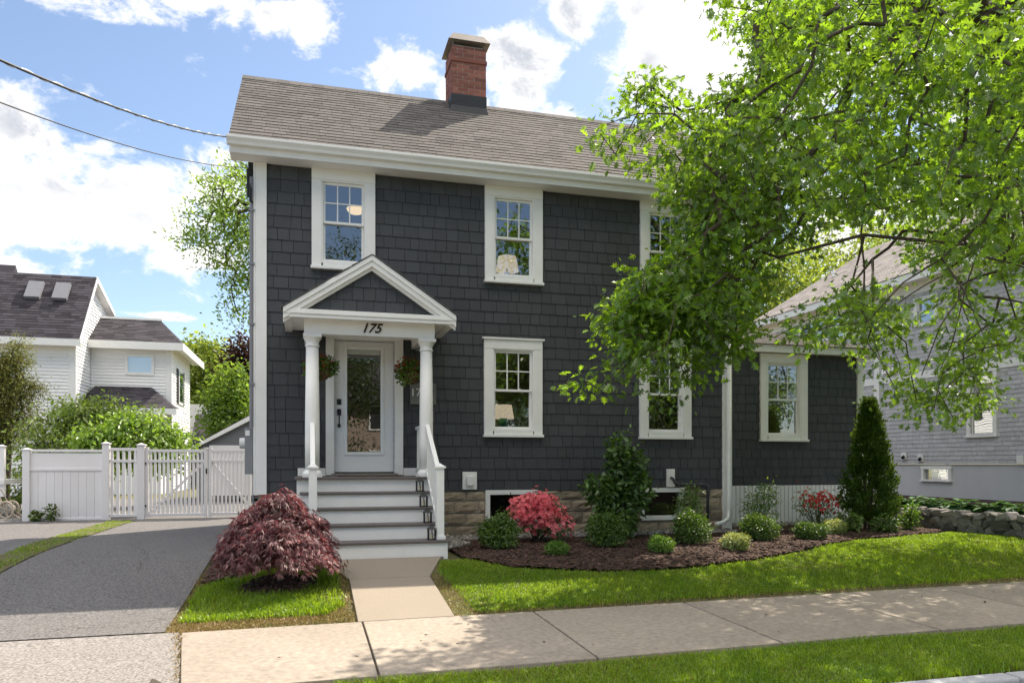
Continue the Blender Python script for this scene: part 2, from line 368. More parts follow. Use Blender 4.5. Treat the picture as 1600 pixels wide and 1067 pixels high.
for a, b in zip(kx[:-1], kx[1:]):
    if b < 0: continue
    mb.box(max(a, .9) + .008, b - .008, -7.60, -7.44, -.56, -.352)
structure(mb.build('kerb', M['granite'], bevel=.02))
mb = MB()
def crack(pts, w):
    P_ = []
    for (x0, y0), (x1, y1) in zip(pts[:-1], pts[1:]):
        for k in range(12): f = k / 12; P_.append((x0 + (x1 - x0) * f + random.gauss(0, .018), y0 + (y1 - y0) * f + random.gauss(0, .018)))
    for (xa_, ya_), (xb_, yb_) in zip(P_[:-1], P_[1:]):
        n = Vector((yb_ - ya_, xa_ - xb_)).normalized() * w * random.uniform(.4, 1.2); za_, zb_ = float(gz(xa_, ya_)) + .0105, float(gz(xb_, yb_)) + .0105
        mb.quad((xa_ - n.x, ya_ - n.y, za_), (xb_ - n.x, yb_ - n.y, zb_), (xb_ + n.x, yb_ + n.y, zb_), (xa_ + n.x, ya_ + n.y, za_))
crack([(-.5, -4.1), (-.9, -4.35), (-1.3, -4.3), (-1.6, -4.55)], .003); crack([(-2.2, -4.55), (-2.3, -3.9), (-2.7, -3.3)], .0025); crack([(-.2, -5.0), (-.5, -5.1)], .002); crack([(-1.2, -2.0), (-1.3, -.8), (-1.7, .3), (-1.6, 1.6)], .003)
structure(mb.build('driveway_cracks', M['joint']))
# planting bed
BED = [(2.72, -2.50), (3.19, -3.02), (4.3, -3.36), (5.28, -3.36), (6.47, -3.14), (7.6, -2.72), (8.39, -2.28), (9.23, -1.85), (10.78, -1.42), (11.5, -1.2), (12.0, -.6), (12.0, .9), (8.1, .95), (8.02, -.05), (2.72, -.05)]
def grid_poly(name, m, poly, step, off, bumpy=0):
    px = [p[0] for p in poly]; py = [p[1] for p in poly]
    xs = np.arange(min(px), max(px) + step, step); ys = np.arange(min(py), max(py) + step, step); X, Y = np.meshgrid(xs, ys)
    Zz = gz(X, Y) + off + (RNG.random(X.shape) * bumpy)
    keep = in_poly(X[:-1, :-1] + step / 2, Y[:-1, :-1] + step / 2, poly); nx = len(xs)
    jj, ii = np.nonzero(keep); f = np.stack([jj * nx + ii, jj * nx + ii + 1, (jj + 1) * nx + ii + 1, (jj + 1) * nx + ii], -1)
    v = np.stack([X, Y, Zz], -1).reshape(-1, 3); used = np.unique(f); rm = -np.ones(len(v), int); rm[used] = np.arange(len(used))
    return mesh_obj(name, v[used], rm[f], m, smoothf=True)
structure(grid_poly('planting_bed', M['mulch'], BED, .06, .004, .03))
MAPLE_BED = [(.47 + .42 * math.cos(k * .524) * (1 + .12 * math.sin(k * 2.1)), -3.36 + .36 * math.sin(k * .524)) for k in range(12)]
WALL_BED = [(-.38, -2.75), (.3, -2.6), (.62, -2.45), (.68, -.05), (.04, -.05), (-.40, -.3)]
structure(grid_poly('maple_bed', M['mulch'], MAPLE_BED, .04, .006, .02)); structure(grid_poly('wall_bed', M['mulch'], WALL_BED, .05, .006, .02))

def rand_rot(n, rng=RNG):
    q = rng.normal(size=(n, 4)); q /= np.linalg.norm(q, axis=1)[:, None]; w, x, y, z = q.T
    return np.stack([np.stack([1 - 2 * (y * y + z * z), 2 * (x * y - z * w), 2 * (x * z + y * w)], -1), np.stack([2 * (x * y + z * w), 1 - 2 * (x * x + z * z), 2 * (y * z - x * w)], -1), np.stack([2 * (x * z - y * w), 2 * (y * z + x * w), 1 - 2 * (x * x + y * y)], -1)], 1)
def scatter_pts(poly, n):
    px = np.array([p[0] for p in poly]); py = np.array([p[1] for p in poly]); out = np.zeros((0, 2))
    while len(out) < n:
        q = np.stack([RNG.uniform(px.min(), px.max(), n), RNG.uniform(py.min(), py.max(), n)], -1); out = np.concatenate([out, q[in_poly(q[:, 0], q[:, 1], poly)]])
    return out[:n]
def chips(name, m, pts, smin, smax, label, cat, flat=.25, off=.012):
    n = len(pts); base = np.array([(-1, -1, -1), (1, -1, -1), (1, 1, -1), (-1, 1, -1), (-1, -1, 1), (1, -1, 1), (1, 1, 1), (-1, 1, 1)], float) * RNG.uniform(.7, 1.2, (n, 8, 1))
    s = RNG.uniform(smin, smax, (n, 1)) * np.stack([np.ones(n), RNG.uniform(.3, .9, n), np.full(n, flat)], -1)
    v = np.einsum('nij,nkj->nki', rand_rot(n) if flat > .5 else rot_flat(n), base * s[:, None, :])
    c = np.stack([pts[:, 0], pts[:, 1], gz(pts[:, 0], pts[:, 1]) + off], -1); v += c[:, None, :]
    fb = np.array([(0, 3, 2, 1), (4, 5, 6, 7), (0, 1, 5, 4), (1, 2, 6, 5), (2, 3, 7, 6), (3, 0, 4, 7)]); f = (fb[None] + 8 * np.arange(n)[:, None, None]).reshape(-1, 4)
    return stuff(mesh_obj(name, v.reshape(-1, 3), f, m), label, cat)
def rot_flat(n, tilt=.5):
    a = RNG.uniform(0, 2 * np.pi, n); t = RNG.normal(0, tilt, n); ca, sa, ct, st = np.cos(a), np.sin(a), np.cos(t), np.sin(t); z = np.zeros(n)
    A = np.stack([np.stack([ca, -sa, z], -1), np.stack([sa, ca, z], -1), np.stack([z, z, z + 1], -1)], 1)
    B = np.stack([np.stack([z + 1, z, z], -1), np.stack([z, ct, -st], -1), np.stack([z, st, ct], -1)], 1)
    return A @ B
chips('bark_mulch', M['chips'], np.concatenate([scatter_pts(BED, 15000), scatter_pts(MAPLE_BED, 700), scatter_pts(WALL_BED, 1500)]), .008, .024, 'dark reddish bark chips covering the planting beds', 'mulch', off=.025)
GRAV = [(2.75, -.55), (8.0, -.42), (8.0, -.04), (2.75, -.04)]
chips('pebble_strip', M['pebble'], np.concatenate([scatter_pts(GRAV, 1500), scatter_pts([(2.7, -1.6), (3.1, -1.2), (3.0, -.5), (2.72, -.5)], 250), scatter_pts([(8.1, .5), (11, .6), (11, .95), (8.1, .95)], 500)]), .015, .04, 'grey pebbles strewn along the foundation of the charcoal house', 'gravel', flat=.7, off=.035)
litter = np.concatenate([scatter_pts([(-6, -4.3), (-.6, -4.3), (-.6, 1.5), (-3, 1.5)], 12), scatter_pts([(-3, -6.4), (-.4, -6.4), (-.4, -4.7), (-3, -4.7)], 6), scatter_pts([(0, -6.2), (9, -6.0), (9, -4.7), (0, -4.8)], 26)])
lo = chips('fallen_leaf_litter', mat('dry_leaf', (.12, .08, .045), .9, island=.6), litter, .004, .012, 'scattered brown bits of leaf litter on the pavement and driveway', 'leaf litter', flat=.15, off=.016)

# grass blades
def grass(name, pts, hmin, hmax, label, m, wid=.0035, lean=.7):
    n = len(pts); h = RNG.uniform(hmin, hmax, n); a = RNG.uniform(0, 2 * np.pi, n); l = np.abs(RNG.normal(0, lean, n)) * h; w = wid * RNG.uniform(.7, 1.5, n)
    pts = pts + RNG.normal(0, .022, pts.shape); h = h * (.65 + .6 * (np.sin(pts[:, 0] * 2.3 + 1.3 * np.sin(pts[:, 1] * 3.1)) * np.sin(pts[:, 1] * 2.9 + pts[:, 0] * .7) * .5 + .5)); b = np.stack([pts[:, 0], pts[:, 1], gz(pts[:, 0], pts[:, 1]) - .008], -1); d = np.stack([np.cos(a), np.sin(a), np.zeros(n)], -1)
    fa = a + np.pi / 2 + RNG.normal(0, .5, n); sd = np.stack([np.cos(fa), np.sin(fa), np.zeros(n)], -1) * w[:, None]; up = np.array([0, 0, 1.])
    mid = b + d * (l * .35)[:, None] + up * (h * .6)[:, None]; tip = b + d * l[:, None] + up * h[:, None] * (1 - .3 * np.minimum(1, (l / h)))[:, None]
    v = np.stack([b - sd, b + sd, mid + sd * .8, mid - sd * .8, tip], 1).reshape(-1, 3)
    k = 5 * np.arange(n)[:, None]; f = np.concatenate([np.array([[0, 1, 2]]) + k, np.array([[0, 2, 3]]) + k, np.array([[3, 2, 4]]) + k])
    return stuff(mesh_obj(name, v, f, m), label, 'grass')
M['grass'] = leafmat('lawn_grass', (.125, .235, .012), (.215, .29, .022), .45, (.38, .55, .02), .4, .04)
M['dry_grass'] = leafmat('dry_grass', (.20, .17, .05), (.30, .20, .09), .3, (.35, .28, .08), .4, .03)
LAWN = [(2.5, -4.5), (16, -4.1), (16, -1.0), (12.0, -1.0), (11.4, -1.3), (10.78, -1.5), (9.23, -1.93), (8.39, -2.36), (7.6, -2.80), (6.47, -3.2), (5.28, -3.43), (4.3, -3.42), (3.19, -3.08), (2.75, -2.55), (2.42, -2.58), (2.30, -3.1), (2.38, -3.8), (2.45, -4.46)]
STRIP = [(.95, -6.52), (16, -6.08), (16, -7.42), (.75, -7.42)]
PATCH = [(-.36, -4.35), (.95, -4.38), (1.14, -4.1), (1.1, -2.75), (.9, -2.45), (.66, -2.5), (.3, -2.68), (-.36, -2.95)]
def dens(poly, n, edge_fade=None, holes=()):
    p = scatter_pts(poly, n); d = np.hypot(p[:, 0] - CAM[0], p[:, 1] - CAM[1])
    k = RNG.random(len(p)) < np.clip(7.2 / d, .25, 1) ** 1.3
    lump = np.sin(p[:, 0] * 3.1 + np.sin(p[:, 1] * 2.3)) * np.sin(p[:, 1] * 4.3 + p[:, 0]) * .5 + .5
    k &= RNG.random(len(p)) < .6 + .4 * lump
    for h in holes: k &= ~in_poly(p[:, 0] + RNG.normal(0, .05, len(p)), p[:, 1] + RNG.normal(0, .05, len(p)), h)
    return p[k]
grass('lawn', dens(LAWN, 380000), .024, .052, 'bright green front lawn between the planting bed and the pavement', M['grass'], .0036)
grass('verge_grass', dens(STRIP, 200000), .028, .062, 'green grass verge between the pavement and the granite kerb', M['grass'], .0032)
grass('grass_patch', dens(PATCH, 30000, holes=[MAPLE_BED, [(.05, -2.95), (.3, -2.6), (-.3, -2.7)], [(-.3, -3.9), (-.05, -3.75), (-.2, -3.5)], [(.9, -4.1), (1.1, -3.9), (.95, -3.4)]]), .03, .085, 'small green grass patch around the red maple beside the driveway', M['grass'], .004)
EDGE = [[(-.42, -4.66), (1.22, -4.62), (1.22, -4.3), (-.42, -4.34)], [(2.2, -4.6), (3.2, -4.58), (2.9, -4.38), (2.5, -4.0), (2.3, -3.2), (2.2, -3.2)], [(1.08, -4.4), (1.24, -4.4), (1.24, -2.6), (1.02, -2.6)], [(-.43, -4.4), (-.30, -4.4), (-.3, -2.4), (-.43, -2.2)], [(-.33, -4.68), (-.29, -4.68), (-.02, -6.5), (-.06, -6.5)], [(3, -4.6), (16, -4.2), (16, -4.1), (3, -4.48)], [(.4, -6.5), (4, -6.42), (4, -6.55), (.6, -6.9)]]
grass('dry_lawn_edge', np.concatenate([scatter_pts(e, k) for e, k in zip(EDGE, (5000, 2600, 1300, 1500, 700, 2500, 1500))]), .012, .04, 'straw coloured dry grass fringing the pavement, path and driveway edges', M['dry_grass'], .003, 1.2)
ISLAND = [(-3.15, -2.6), (-2.75, -2.6), (-2.72, -.5), (-2.75, 1.4), (-2.7, 5.3), (-3.15, 5.3), (-3.2, 1.2), (-3.1, -.5)]
grid_o = structure(grid_poly('driveway_verge', M['soil'], ISLAND, .07, .012, .01))
grass('driveway_grass', np.concatenate([scatter_pts(ISLAND, 9000)]), .02, .07, 'narrow strip of thin grass dividing the two driveways', M['grass'], .004, .7)
grass('driveway_dry_grass', np.concatenate([scatter_pts(ISLAND, 6000)]), .015, .05, 'dry straw tufts in the narrow strip dividing the two driveways', M['dry_grass'], .004, 1.0)

grass('straw_thatch', np.concatenate([dens(LAWN, 9000), dens(STRIP, 6000), dens(PATCH, 2000, holes=[MAPLE_BED])]), .02, .05, 'thin straw coloured thatch showing between the green lawn blades', M['dry_grass'], .0032, 1.1)
# ================================================================== THE CHARCOAL HOUSE
HX0, HX1, SZ0, SZ1, HD = .04, 8.06, .79, 5.735, 4.5
house = thing('charcoal_house', (4.0, 0, 0), 'two storey charcoal shingled house with white trim, columned porch and brick chimney', 'house')
def fm(y): return lambda s, t, n: (s, y - n, t)                    # a wall that faces the street at depth y
def wall_core(mb, x0, x1, z0, z1, y0, y1, holes):
    for (a, b, c, d) in sub_rect((x0, x1, z0, z1), holes): mb.box(a, b, y0, y1, c, d)
def reveal(mb, hole, y0, y1):
    pass
WIN = [(.855, 1.815, 4.19, 5.735, 0, 2), (3.575, 4.555, 4.15, 5.735, 0, 2), (6.32, 7.30, 4.10, 5.735, 0, 2), (3.56, 4.55, 1.64, 3.26, 0, 1), (6.305, 7.285, 1.63, 3.27, 0, 1)]
BWIN = [(3.59, 4.48, .25, .775), (6.33, 7.16, .23, .785)]
CW = .145
opens = [(a + CW, b - CW, c + .10, d - (.17 if k == 2 else .18)) for a, b, c, d, y, k in WIN]
DOOR = (1.20, 2.115, 1.06, 3.12)
holes = opens + [DOOR]
mb = MB(); wall_core(mb, HX0 + .01, HX1 - .01, SZ0 - .02, SZ1 + .15, 0, .16, holes)
walls_core = mb.build('wall_backing', M['siding_core'], house)
mb = MB()
PED_HIDE = []
shingles(mb, fm(-.001), HX0 + .16, HX1 - .15, SZ0 - .03, SZ1, .183, .13, .27, thick=.0145, gap=.008, holes=holes, thin=.003, jit=.0)
front = mb.build('wall', M['siding'], house)
mb = MB()
for x in (HX0, HX1):                                               # gable walls
    xx = x if x < 1 else x - .01
    a = x + .01 if x < 1 else x - .15; b = a + .14
    mb.prism([(a, 0.17, SZ0 - .02), (a, HD, SZ0 - .02), (a, HD, 5.9), (a, 2.25, 7.9), (a, .17, 6.1)], (.13, 0, 0))
mb.box(HX0 + .15, HX1 - .16, HD - .14, HD, SZ0 - .02, 5.8)
mb.build('side_wall', M['siding'], house)
# shingled face of the right gable and left gable are out of sight; rooms behind the windows
mb = MB(); mb.box(HX0 + .16, HX1 - .17, 2.6, 2.7, .9, 6.2); mb.box(2.55, 2.65, .17, 2.59, .9, 6.2); mb.box(5.4, 5.5, .17, 2.59, .9, 6.2)
mb.build('room_wall', M['room'], house)
mb = MB(); mb.box(HX0 + .16, HX1 - .17, .17, 2.58, .85, 1.03); mb.box(HX0 + .16, HX1 - .17, .17, 2.58, 3.5, 3.72); mb.box(HX0 + .16, HX1 - .17, .17, 2.58, 6.0, 6.1)
mb.build('room_floor', M['floor_in'], house)
# corner boards, base strip
for nm, a, b in (('corner_board', HX0, .20), ('corner_board', 7.91, HX1)):
    mb = MB(); mb.box(a, b, -.045, .01, .03 if a > 5 else SZ0 - .05, SZ1); 
    if a > 5: mb.box(HX1 - .001, HX1 + .03, -.045, .99, .03, SZ1)
    else: mb.box(a - .03, a - .001, -.045, .15, SZ0 - .05, SZ1)
    mb.build(nm, M['white'], house, bevel=.005)
# foundation of rock faced blocks
mb = MB(); wall_core(mb, HX0 + .03, HX1 - .03, -.3, SZ0 - .025, .02, .2, [(a + .05, b - .05, c + .05, d - .05) for a, b, c, d in BWIN]); fd = mb.build('foundation', M['block_mortar'], house)
mb = MB()
t = -.2; r = 0
while t < SZ0 - .08:
    h = .2 if r != 0 else .2; s = HX0 + .03 - (.2 if r % 2 else 0)
    while s < HX1 - .05:
        for (a, b, c, d) in sub_rect((max(s, HX0 + .03), min(s + .40, HX1 - .03), t, min(t + .195, SZ0 - .03)), BWIN):
            if b - a > .03 and d - c > .02:
                n = 5; q = .016; gx = np.linspace(a + q, b, n); gzz = np.linspace(c + q, d, n); V = []; 
                for j in range(n):
                    for i in range(n):
                        edge = i in (0, n - 1) or j in (0, n - 1); V.append((gx[i], .004 if edge else -random.uniform(.006, .026), gzz[j]))
                ring = [V[0], V[n - 1], V[n * n - 1], V[n * (n - 1)]]
                Fq = [(j * n + i, j * n + i + 1, (j + 1) * n + i + 1, (j + 1) * n + i) for j in range(n - 1) for i in range(n - 1)]
                mb.add(V, Fq)
        s += .40
    t += .2; r += 1
mb.build('rock_face_block', M['stone_block'], house)
mb = MB(); mb.box(HX0 + .04, HX0 + .2, .05, HD, -.3, SZ0 - .03); mb.build('side_foundation', M['stone_block'], house)

# windows
def window(parent, x0, x1, z0, z1, y, cw=CW, top=None, cap=True, muntin=(3, 2), glass='glass', name='window', proud=.048, mat_='white', sill=.10):
    top = top or (.18 if cap else .17)
    ox0, ox1, oz0, oz1 = x0 + cw, x1 - cw, z0 + sill, z1 - top
    mb = MB(); yp = y - proud
    mb.box(x0, x0 + cw, yp, y + .02, z0 + .045, z1 - top - .001); mb.box(x1 - cw, x1, yp, y + .02, z0 + .045, z1 - top - .001)
    mb.box(x0, x1, yp - .004, y + .02, z1 - top, z1 - (.03 if cap else 0))
    if cap: mb.box(x0 - .03, x1 + .03, yp - .03, y + .02, z1 - .029, z1)
    w = mb.build(name, M[mat_], parent, bevel=.004)
    mb = MB(); mb.box(x0 - .015, x1 + .015, yp - .035, y + .01, z0, z0 + .044); mb.build('sill', M[mat_], w, bevel=.004)
    # jamb lining
    mb = MB(); j = .022; yb = y + .15
    mb.box(ox0 - .02, ox0 + j, yp + .01, yb, oz0, oz1); mb.box(ox1 - j, ox1 + .02, yp + .01, yb, oz0, oz1)
    mb.box(ox0 + j, ox1 - j, yp + .012, yb, oz1 - j, oz1 + .02); mb.box(ox0 + j, ox1 - j, yp - .01, yb, z0 + .0445, oz0 + j); mb.build('jamb', M[mat_], w)
    ix0, ix1, iz0, iz1 = ox0 + j + .002, ox1 - j - .002, oz0 + j + .002, oz1 - j - .002; zm = (iz0 + iz1) / 2
    for k, (a, b, yo) in enumerate(((iz0, zm + .018, .045), (zm - .018, iz1, .008))):   # lower, upper sash
        st = .036; mb = MB(); y0 = y + yo; y1 = y0 + .034
        mb.box(ix0, ix0 + st, y0, y1, a, b); mb.box(ix1 - st, ix1, y0, y1, a, b)
        mb.box(ix0 + st, ix1 - st, y0 + .001, y1, a, a + (.05 if k == 0 else .036)); mb.box(ix0 + st, ix1 - st, y0 + .001, y1, b - .036, b)
        mb.build('sash', M[mat_], w)
        gx0, gx1, g0, g1 = ix0 + st, ix1 - st, a + (.05 if k == 0 else .036), b - .036
        mb = MB(); mb.quad((gx0, y0 + .015, g0), (gx1, y0 + .015, g0), (gx1, y0 + .015, g1), (gx0, y0 + .015, g1)); mb.build('pane', M[glass], w)
        if k == 1 and muntin:
            mb = MB(); nx, nz = muntin
            for i in range(1, nx): q = gx0 + (gx1 - gx0) * i / nx; mb.box(q - .009, q + .009, y0 + .003, y0 + .0135, g0, g1)
            for i in range(1, nz):
                q = g0 + (g1 - g0) * i / nz
                for ii in range(nx):
                    a0 = gx0 + (gx1 - gx0) * ii / nx + (.009 if ii else 0); b0 = gx0 + (gx1 - gx0) * (ii + 1) / nx - (.009 if ii < nx - 1 else 0)
                    mb.box(a0, b0, y0 + .003, y0 + .0135, q - .009, q + .009)
            mb.build('muntin', M[mat_], w)
    return w
for (a, b, c, d, y, k) in WIN: window(house, a, b, c, d, -.012, cap=(k == 1), top=.18 if k == 1 else .17)
for (a, b, c, d) in BWIN:
    mb = MB(); cw = .075
    mb.box(a, a + cw, -.03, .1, c, d); mb.box(b - cw, b, -.03, .1, c, d); mb.box(a + cw, b - cw, -.028, .1, d - cw, d); mb.box(a + cw, b - cw, -.034, .1, c, c + cw)
    w = mb.build('basement_window', M['white'], house, bevel=.004)
    mb = MB(); mb.quad((a + cw, .04, c + cw), (b - cw, .04, c + cw), (b - cw, .04, d - cw), (a + cw, .04, d - cw)); mb.build('pane', M['glass_low'], w)
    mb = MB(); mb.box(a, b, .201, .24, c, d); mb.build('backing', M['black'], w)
# main roof: eave, soffit, gutter, shingles, chimney
EY, EZ, RY, RZ, RX0, RX1 = -.33, 5.93, 2.25, 8.10, -.30, 8.40
sl_len = math.hypot(RY - EY, RZ - EZ); ry, rz = (RY - EY) / sl_len, (RZ - EZ) / sl_len
mb = MB()
mb.prism([(RX0, EY, EZ), (RX0, RY, RZ), (RX0, 2 * RY - EY, EZ), (RX0, 2 * RY - EY, EZ - .1), (RX0, RY, RZ - .14), (RX0, EY, EZ - .1)], (RX1 - RX0, 0, 0))
roof = mb.build('roof', M['tar'], house)
mb = MB()
def rm_(s, t, n): return (s, EY + ry * t - rz * n, EZ + rz * t + ry * n)
shingles(mb, rm_, RX0 - .02, RX1 + .02, -.03, sl_len + .01, .142, .12, .34, thick=.013, gap=.004, thin=.004, jit=.02)
shingles(mb, lambda s, t, n: (s, 2 * RY - EY - ry * t + rz * n, EZ + rz * t + ry * n), RX0 - .02, RX1 + .02, 0, sl_len, .5, .5, .9)
mb.build('shingle_course', M['roof'], roof)
mb = MB(); x = RX0 - .02
while x < RX1:
    mb.prism([(x, RY - .15, RZ - .10), (x, RY, RZ + .03), (x, RY + .15, RZ - .10), (x, RY + .15, RZ - .115), (x, RY, RZ + .012), (x, RY - .15, RZ - .115)], (min(.2, RX1 + .02 - x) - .005, 0, 0)); x += .2
mb.build('ridge_cap', M['roof'], roof)
mb = MB(); mb.box(RX0, RX1, EY, -.001, SZ1, SZ1 + .03)
mb.build('soffit', M['white'], house)
mb = MB(); mb.box(RX0 + .01, RX1 - .01, EY - .022, EY - .001, SZ1 - .012, EZ - .03); mb.build('fascia', M['white'], house, bevel=.004)
mb = MB()                                                          # K-profile gutter
gp = [(EY - .023, EZ - .02), (EY - .15, EZ + .005), (EY - .15, EZ - .03), (EY - .115, EZ - .075), (EY - .10, EZ - .115), (EY - .023, EZ - .115)]
mb.prism([(RX0 - .03, y, z) for y, z in gp], (RX1 - RX0 + .06, 0, 0))
mb.build('gutter', M['white'], house, bevel=.004)
mb = MB()
for x in (RX0 - .0, RX1 - .025):
    mb = MB(); mb.prism([(x, EY, EZ - .001), (x, RY, RZ - .003), (x, RY, RZ - .18), (x, EY, EZ - .19)], (.024, 0, 0)); mb.build('rake_board', M['white'], house)
# chimney
cx0, cx1, cy0, cy1, cz0, cz1 = 3.385, 4.04, 1.86, 2.51, 7.3, 8.99
mb = MB(); mb.box(cx0 + .006, cx1 - .006, cy0 + .006, cy1 - .006, cz0, cz1 - .012); ch = mb.build('chimney', M['mortar'], house)
mb = MB()
maps = [(lambda s, t, n: (s, cy0 + .006 - n, t), cx0, cx1), (lambda s, t, n: (s, cy1 - .006 + n, t), cx0, cx1), (lambda s, t, n: (cx0 + .006 - n, s, t), cy0, cy1), (lambda s, t, n: (cx1 - .006 + n, s, t), cy0, cy1)]
for mp, a, b in maps: bricks(mb, mp, a, b, 8.09, cz1, .2183, .0715, .011, .006)
mb.build('brickwork', M['brick'], ch)
mb = MB()
mb.box(cx0 - .012, cx1 + .012, cy0 - .012, cy1 + .012, cz0, 8.10)
for z in (9.16, 9.235): pass
mb.prism([(cx0 - .05, cy0 - .05, 7.73), (cx1 + .05, cy0 - .05, 7.73), (cx1 + .013, cy0 - .013, 7.88), (cx0 - .013, cy0 - .013, 7.88)], (0, .08, .03))
mb.build('flashing', M['tar'], ch, bevel=.008)
mb = MB(); mb.box(cx0 - .018, cx1 + .018, cy0 - .018, cy1 + .018, 8.70, 8.765); mb.build('corbel', M['brick'], ch, bevel=.005)
mb = MB(); mb.box(cx0 + .04, cx1 - .04, cy0 + .04, cy1 - .04, cz1 - .01, cz1 + .045)
mb.build('chimney_crown', M['mortar'], ch, bevel=.01)
mb = MB()
for x in (cx0 + .03, cx1 - .03):
    for y in (cy0 + .03, cy1 - .03): mb.box(x - .012, x + .012, y - .012, y + .012, cz1 + .001, cz1 + .14)
A = [(cx0 - .07, cy0 - .07, cz1 + .09), (cx1 + .07, cy0 - .07, cz1 + .09), (cx1 + .07, cy1 + .07, cz1 + .09), (cx0 - .07, cy1 + .07, cz1 + .09)]
B = [(cx0 + .04, cy0 + .04, cz1 + .26), (cx1 - .04, cy0 + .04, cz1 + .26), (cx1 - .04, cy1 - .04, cz1 + .26), (cx0 + .04, cy1 - .04, cz1 + .26)]
mb.add(A + B, [(0, 1, 5, 4), (1, 2, 6, 5), (2, 3, 7, 6), (3, 0, 4, 7), (4, 5, 6, 7), (3, 2, 1, 0)])
mb.build('chimney_cap', M['metal'], ch)

# entrance door
mb = MB(); x0, x1, z0, z1 = DOOR
mb.box(x0 - .135, x0 - .012, -.06, .02, 1.03, 3.27); mb.box(x1 + .012, x1 + .135, -.06, .02, 1.03, 3.27); mb.box(x0 - .012, x1 + .012, -.058, .02, z1 + .012, 3.27)
mb.box(x0 - .012, x0 + .0, -.02, .15, 1.03, 3.13); mb.box(x1 - .0, x1 + .012, -.02, .15, 1.03, 3.13); mb.box(x0, x1, -.02, .15, z1, z1 + .012)
mb.build('door_frame', M['white'], house, bevel=.005)
gx0, gx1, g0, g1 = 1.39, 1.905, 1.39, 2.99
mb = MB()
wall_core(mb, x0 + .004, x1 - .004, z0 + .02, z1 - .004, .03, .075, [(gx0, gx1, g0, g1)])
door = mb.build('entrance_door', M['warm_white'], house)
mb = MB()
for (a, b, c, d) in ((gx0 - .05, gx0, g0 - .05, g1 + .05), (gx1, gx1 + .05, g0 - .05, g1 + .05), (gx0, gx1, g1, g1 + .05), (gx0, gx1, g0 - .05, g0)): mb.box(a, b, .012, .0295, c, d)
mb.build('glass_frame', M['warm_white'], door, bevel=.006)
mb = MB(); mb.quad((gx0, .045, g0), (gx1, .045, g0), (gx1, .045, g1), (gx0, .045, g1)); mb.build('door_glass', M['glass_door'], door)
mb = MB(); mb.box(gx0 + .01, gx1 - .01, .055, .07, g1 - .08, g1 - .005); mb.build('blind_rail', M['white'], door)
mb = MB(); mb.box(1.235, 1.30, .0, .0295, 2.12, 2.21); mb.build('door_lock', M['black'], door, bevel=.006)
mb = MB(); mb.box(1.238, 1.297, .008, .0295, 1.955, 2.055); mb.box(1.245, 1.29, .010, .0295, 1.77, 1.82)
mb.tube([(1.268, .01, 2.0), (1.268, -.035, 1.985), (1.268, -.04, 1.89), (1.268, -.03, 1.80), (1.268, .01, 1.79)], .011); mb.build('door_handle', M['black'], door)
mb = MB(); mb.box(x0 - .05, x1 + .05, -.10, .15, 1.021, 1.059); mb.build('threshold', M['metal'], house, bevel=.004)

# porch: landing, stairs, columns, pediment
LZ, RS = 1.02, .2
PX0, PX1 = .62, 2.71; PC = 1.665
mb = MB(); mb.box(PX0 + .03, PX1 - .03, -1.17, -.05, -.2, LZ - .035); land = mb.build('porch_landing', M['white'], house)
mb = MB()
for i in range(8): mb.box(PX0, PX1, -1.22 + .146 * i, -1.22 + .146 * (i + 1) - .004, LZ - .033, LZ)
mb.build('deck_board', M['tread'], land, bevel=.004)
mb = MB(); mb.box(PX0 + .03, DOOR[0] - .14, -.05, -.022, LZ + .002, LZ + .12); mb.build('skirting_board', M['white'], land); mb = MB(); mb.box(DOOR[1] + .14, PX1 - .03, -.05, -.022, LZ + .002, LZ + .12); mb.build('skirting_board', M['white'], land)
mb = MB()                                                            # stringer body
SX0, SX1 = [.69, .70, .715, .73, .735], [2.64, 2.63, 2.61, 2.59, 2.585]
for k in range(1, 5): mb.box(SX0[k] + .03, SX1[k] - .03, -1.17 - .28 * k, -1.171 - .28 * (k - 1) , -.2, LZ - RS * k - .034)
st = mb.build('porch_steps', M['white'], house, bevel=.003)
for k in range(1, 5):
    mb = MB(); mb.box(SX0[k] - .01, SX1[k] + .01, -1.20 - .28 * k, -1.172 - .28 * (k - 1), LZ - RS * k - .032, LZ - RS * k); mb.build('tread', M['tread'], st, bevel=.006)
COLX = (.86, 2.47); CY = -1.0
for x in COLX:
    mb = MB(); mb.lathe((x, CY, LZ), [(.098, .085), (.1, .5), (.098, .9), (.086, 1.84)], 28); c = mb.build('column', M['white'], house, smoothf=True)
    mb = MB(); mb.box(x - .135, x + .135, CY - .135, CY + .135, LZ + .001, LZ + .045); mb.lathe((x, CY, LZ + .045), [(.13, 0), (.135, .015), (.125, .03), (.11, .04), (.101, .06)], 28); mb.build('base', M['white'], c)
    mb = MB(); mb.lathe((x, CY, LZ + 1.82), [(.087, 0), (.099, .012), (.099, .03), (.088, .04), (.09, .07), (.105, .10), (.118, .125), (.118, .135)], 28); mb.box(x - .125, x + .125, CY - .125, CY + .125, LZ + 1.955, LZ + 1.999); mb.build('capital', M['white'], c)
BZ0, BZ1 = LZ + 2.0, 3.235
mb = MB(); mb.box(COLX[0] - .11, COLX[1] + .11, CY - .10, CY + .10, BZ0, BZ1)
for x in (COLX[0] - .11, COLX[1] - .09): mb.box(x, x + .2, CY + .101, -.03, BZ0, BZ1)
mb.build('porch_beam', M['white'], house, bevel=.005)
hw, GY, ez, apz = 1.19, -1.33, 3.33, 4.115                           # pediment: half width, front, eave and apex height
sl = (apz - ez) / hw
mb = MB(); mb.box(PC - hw + .05, PC + hw - .05, GY + .06, -.03, BZ1 + .001, BZ1 + .035); mb.build('porch_ceiling', M['white'], house)
mb = MB()
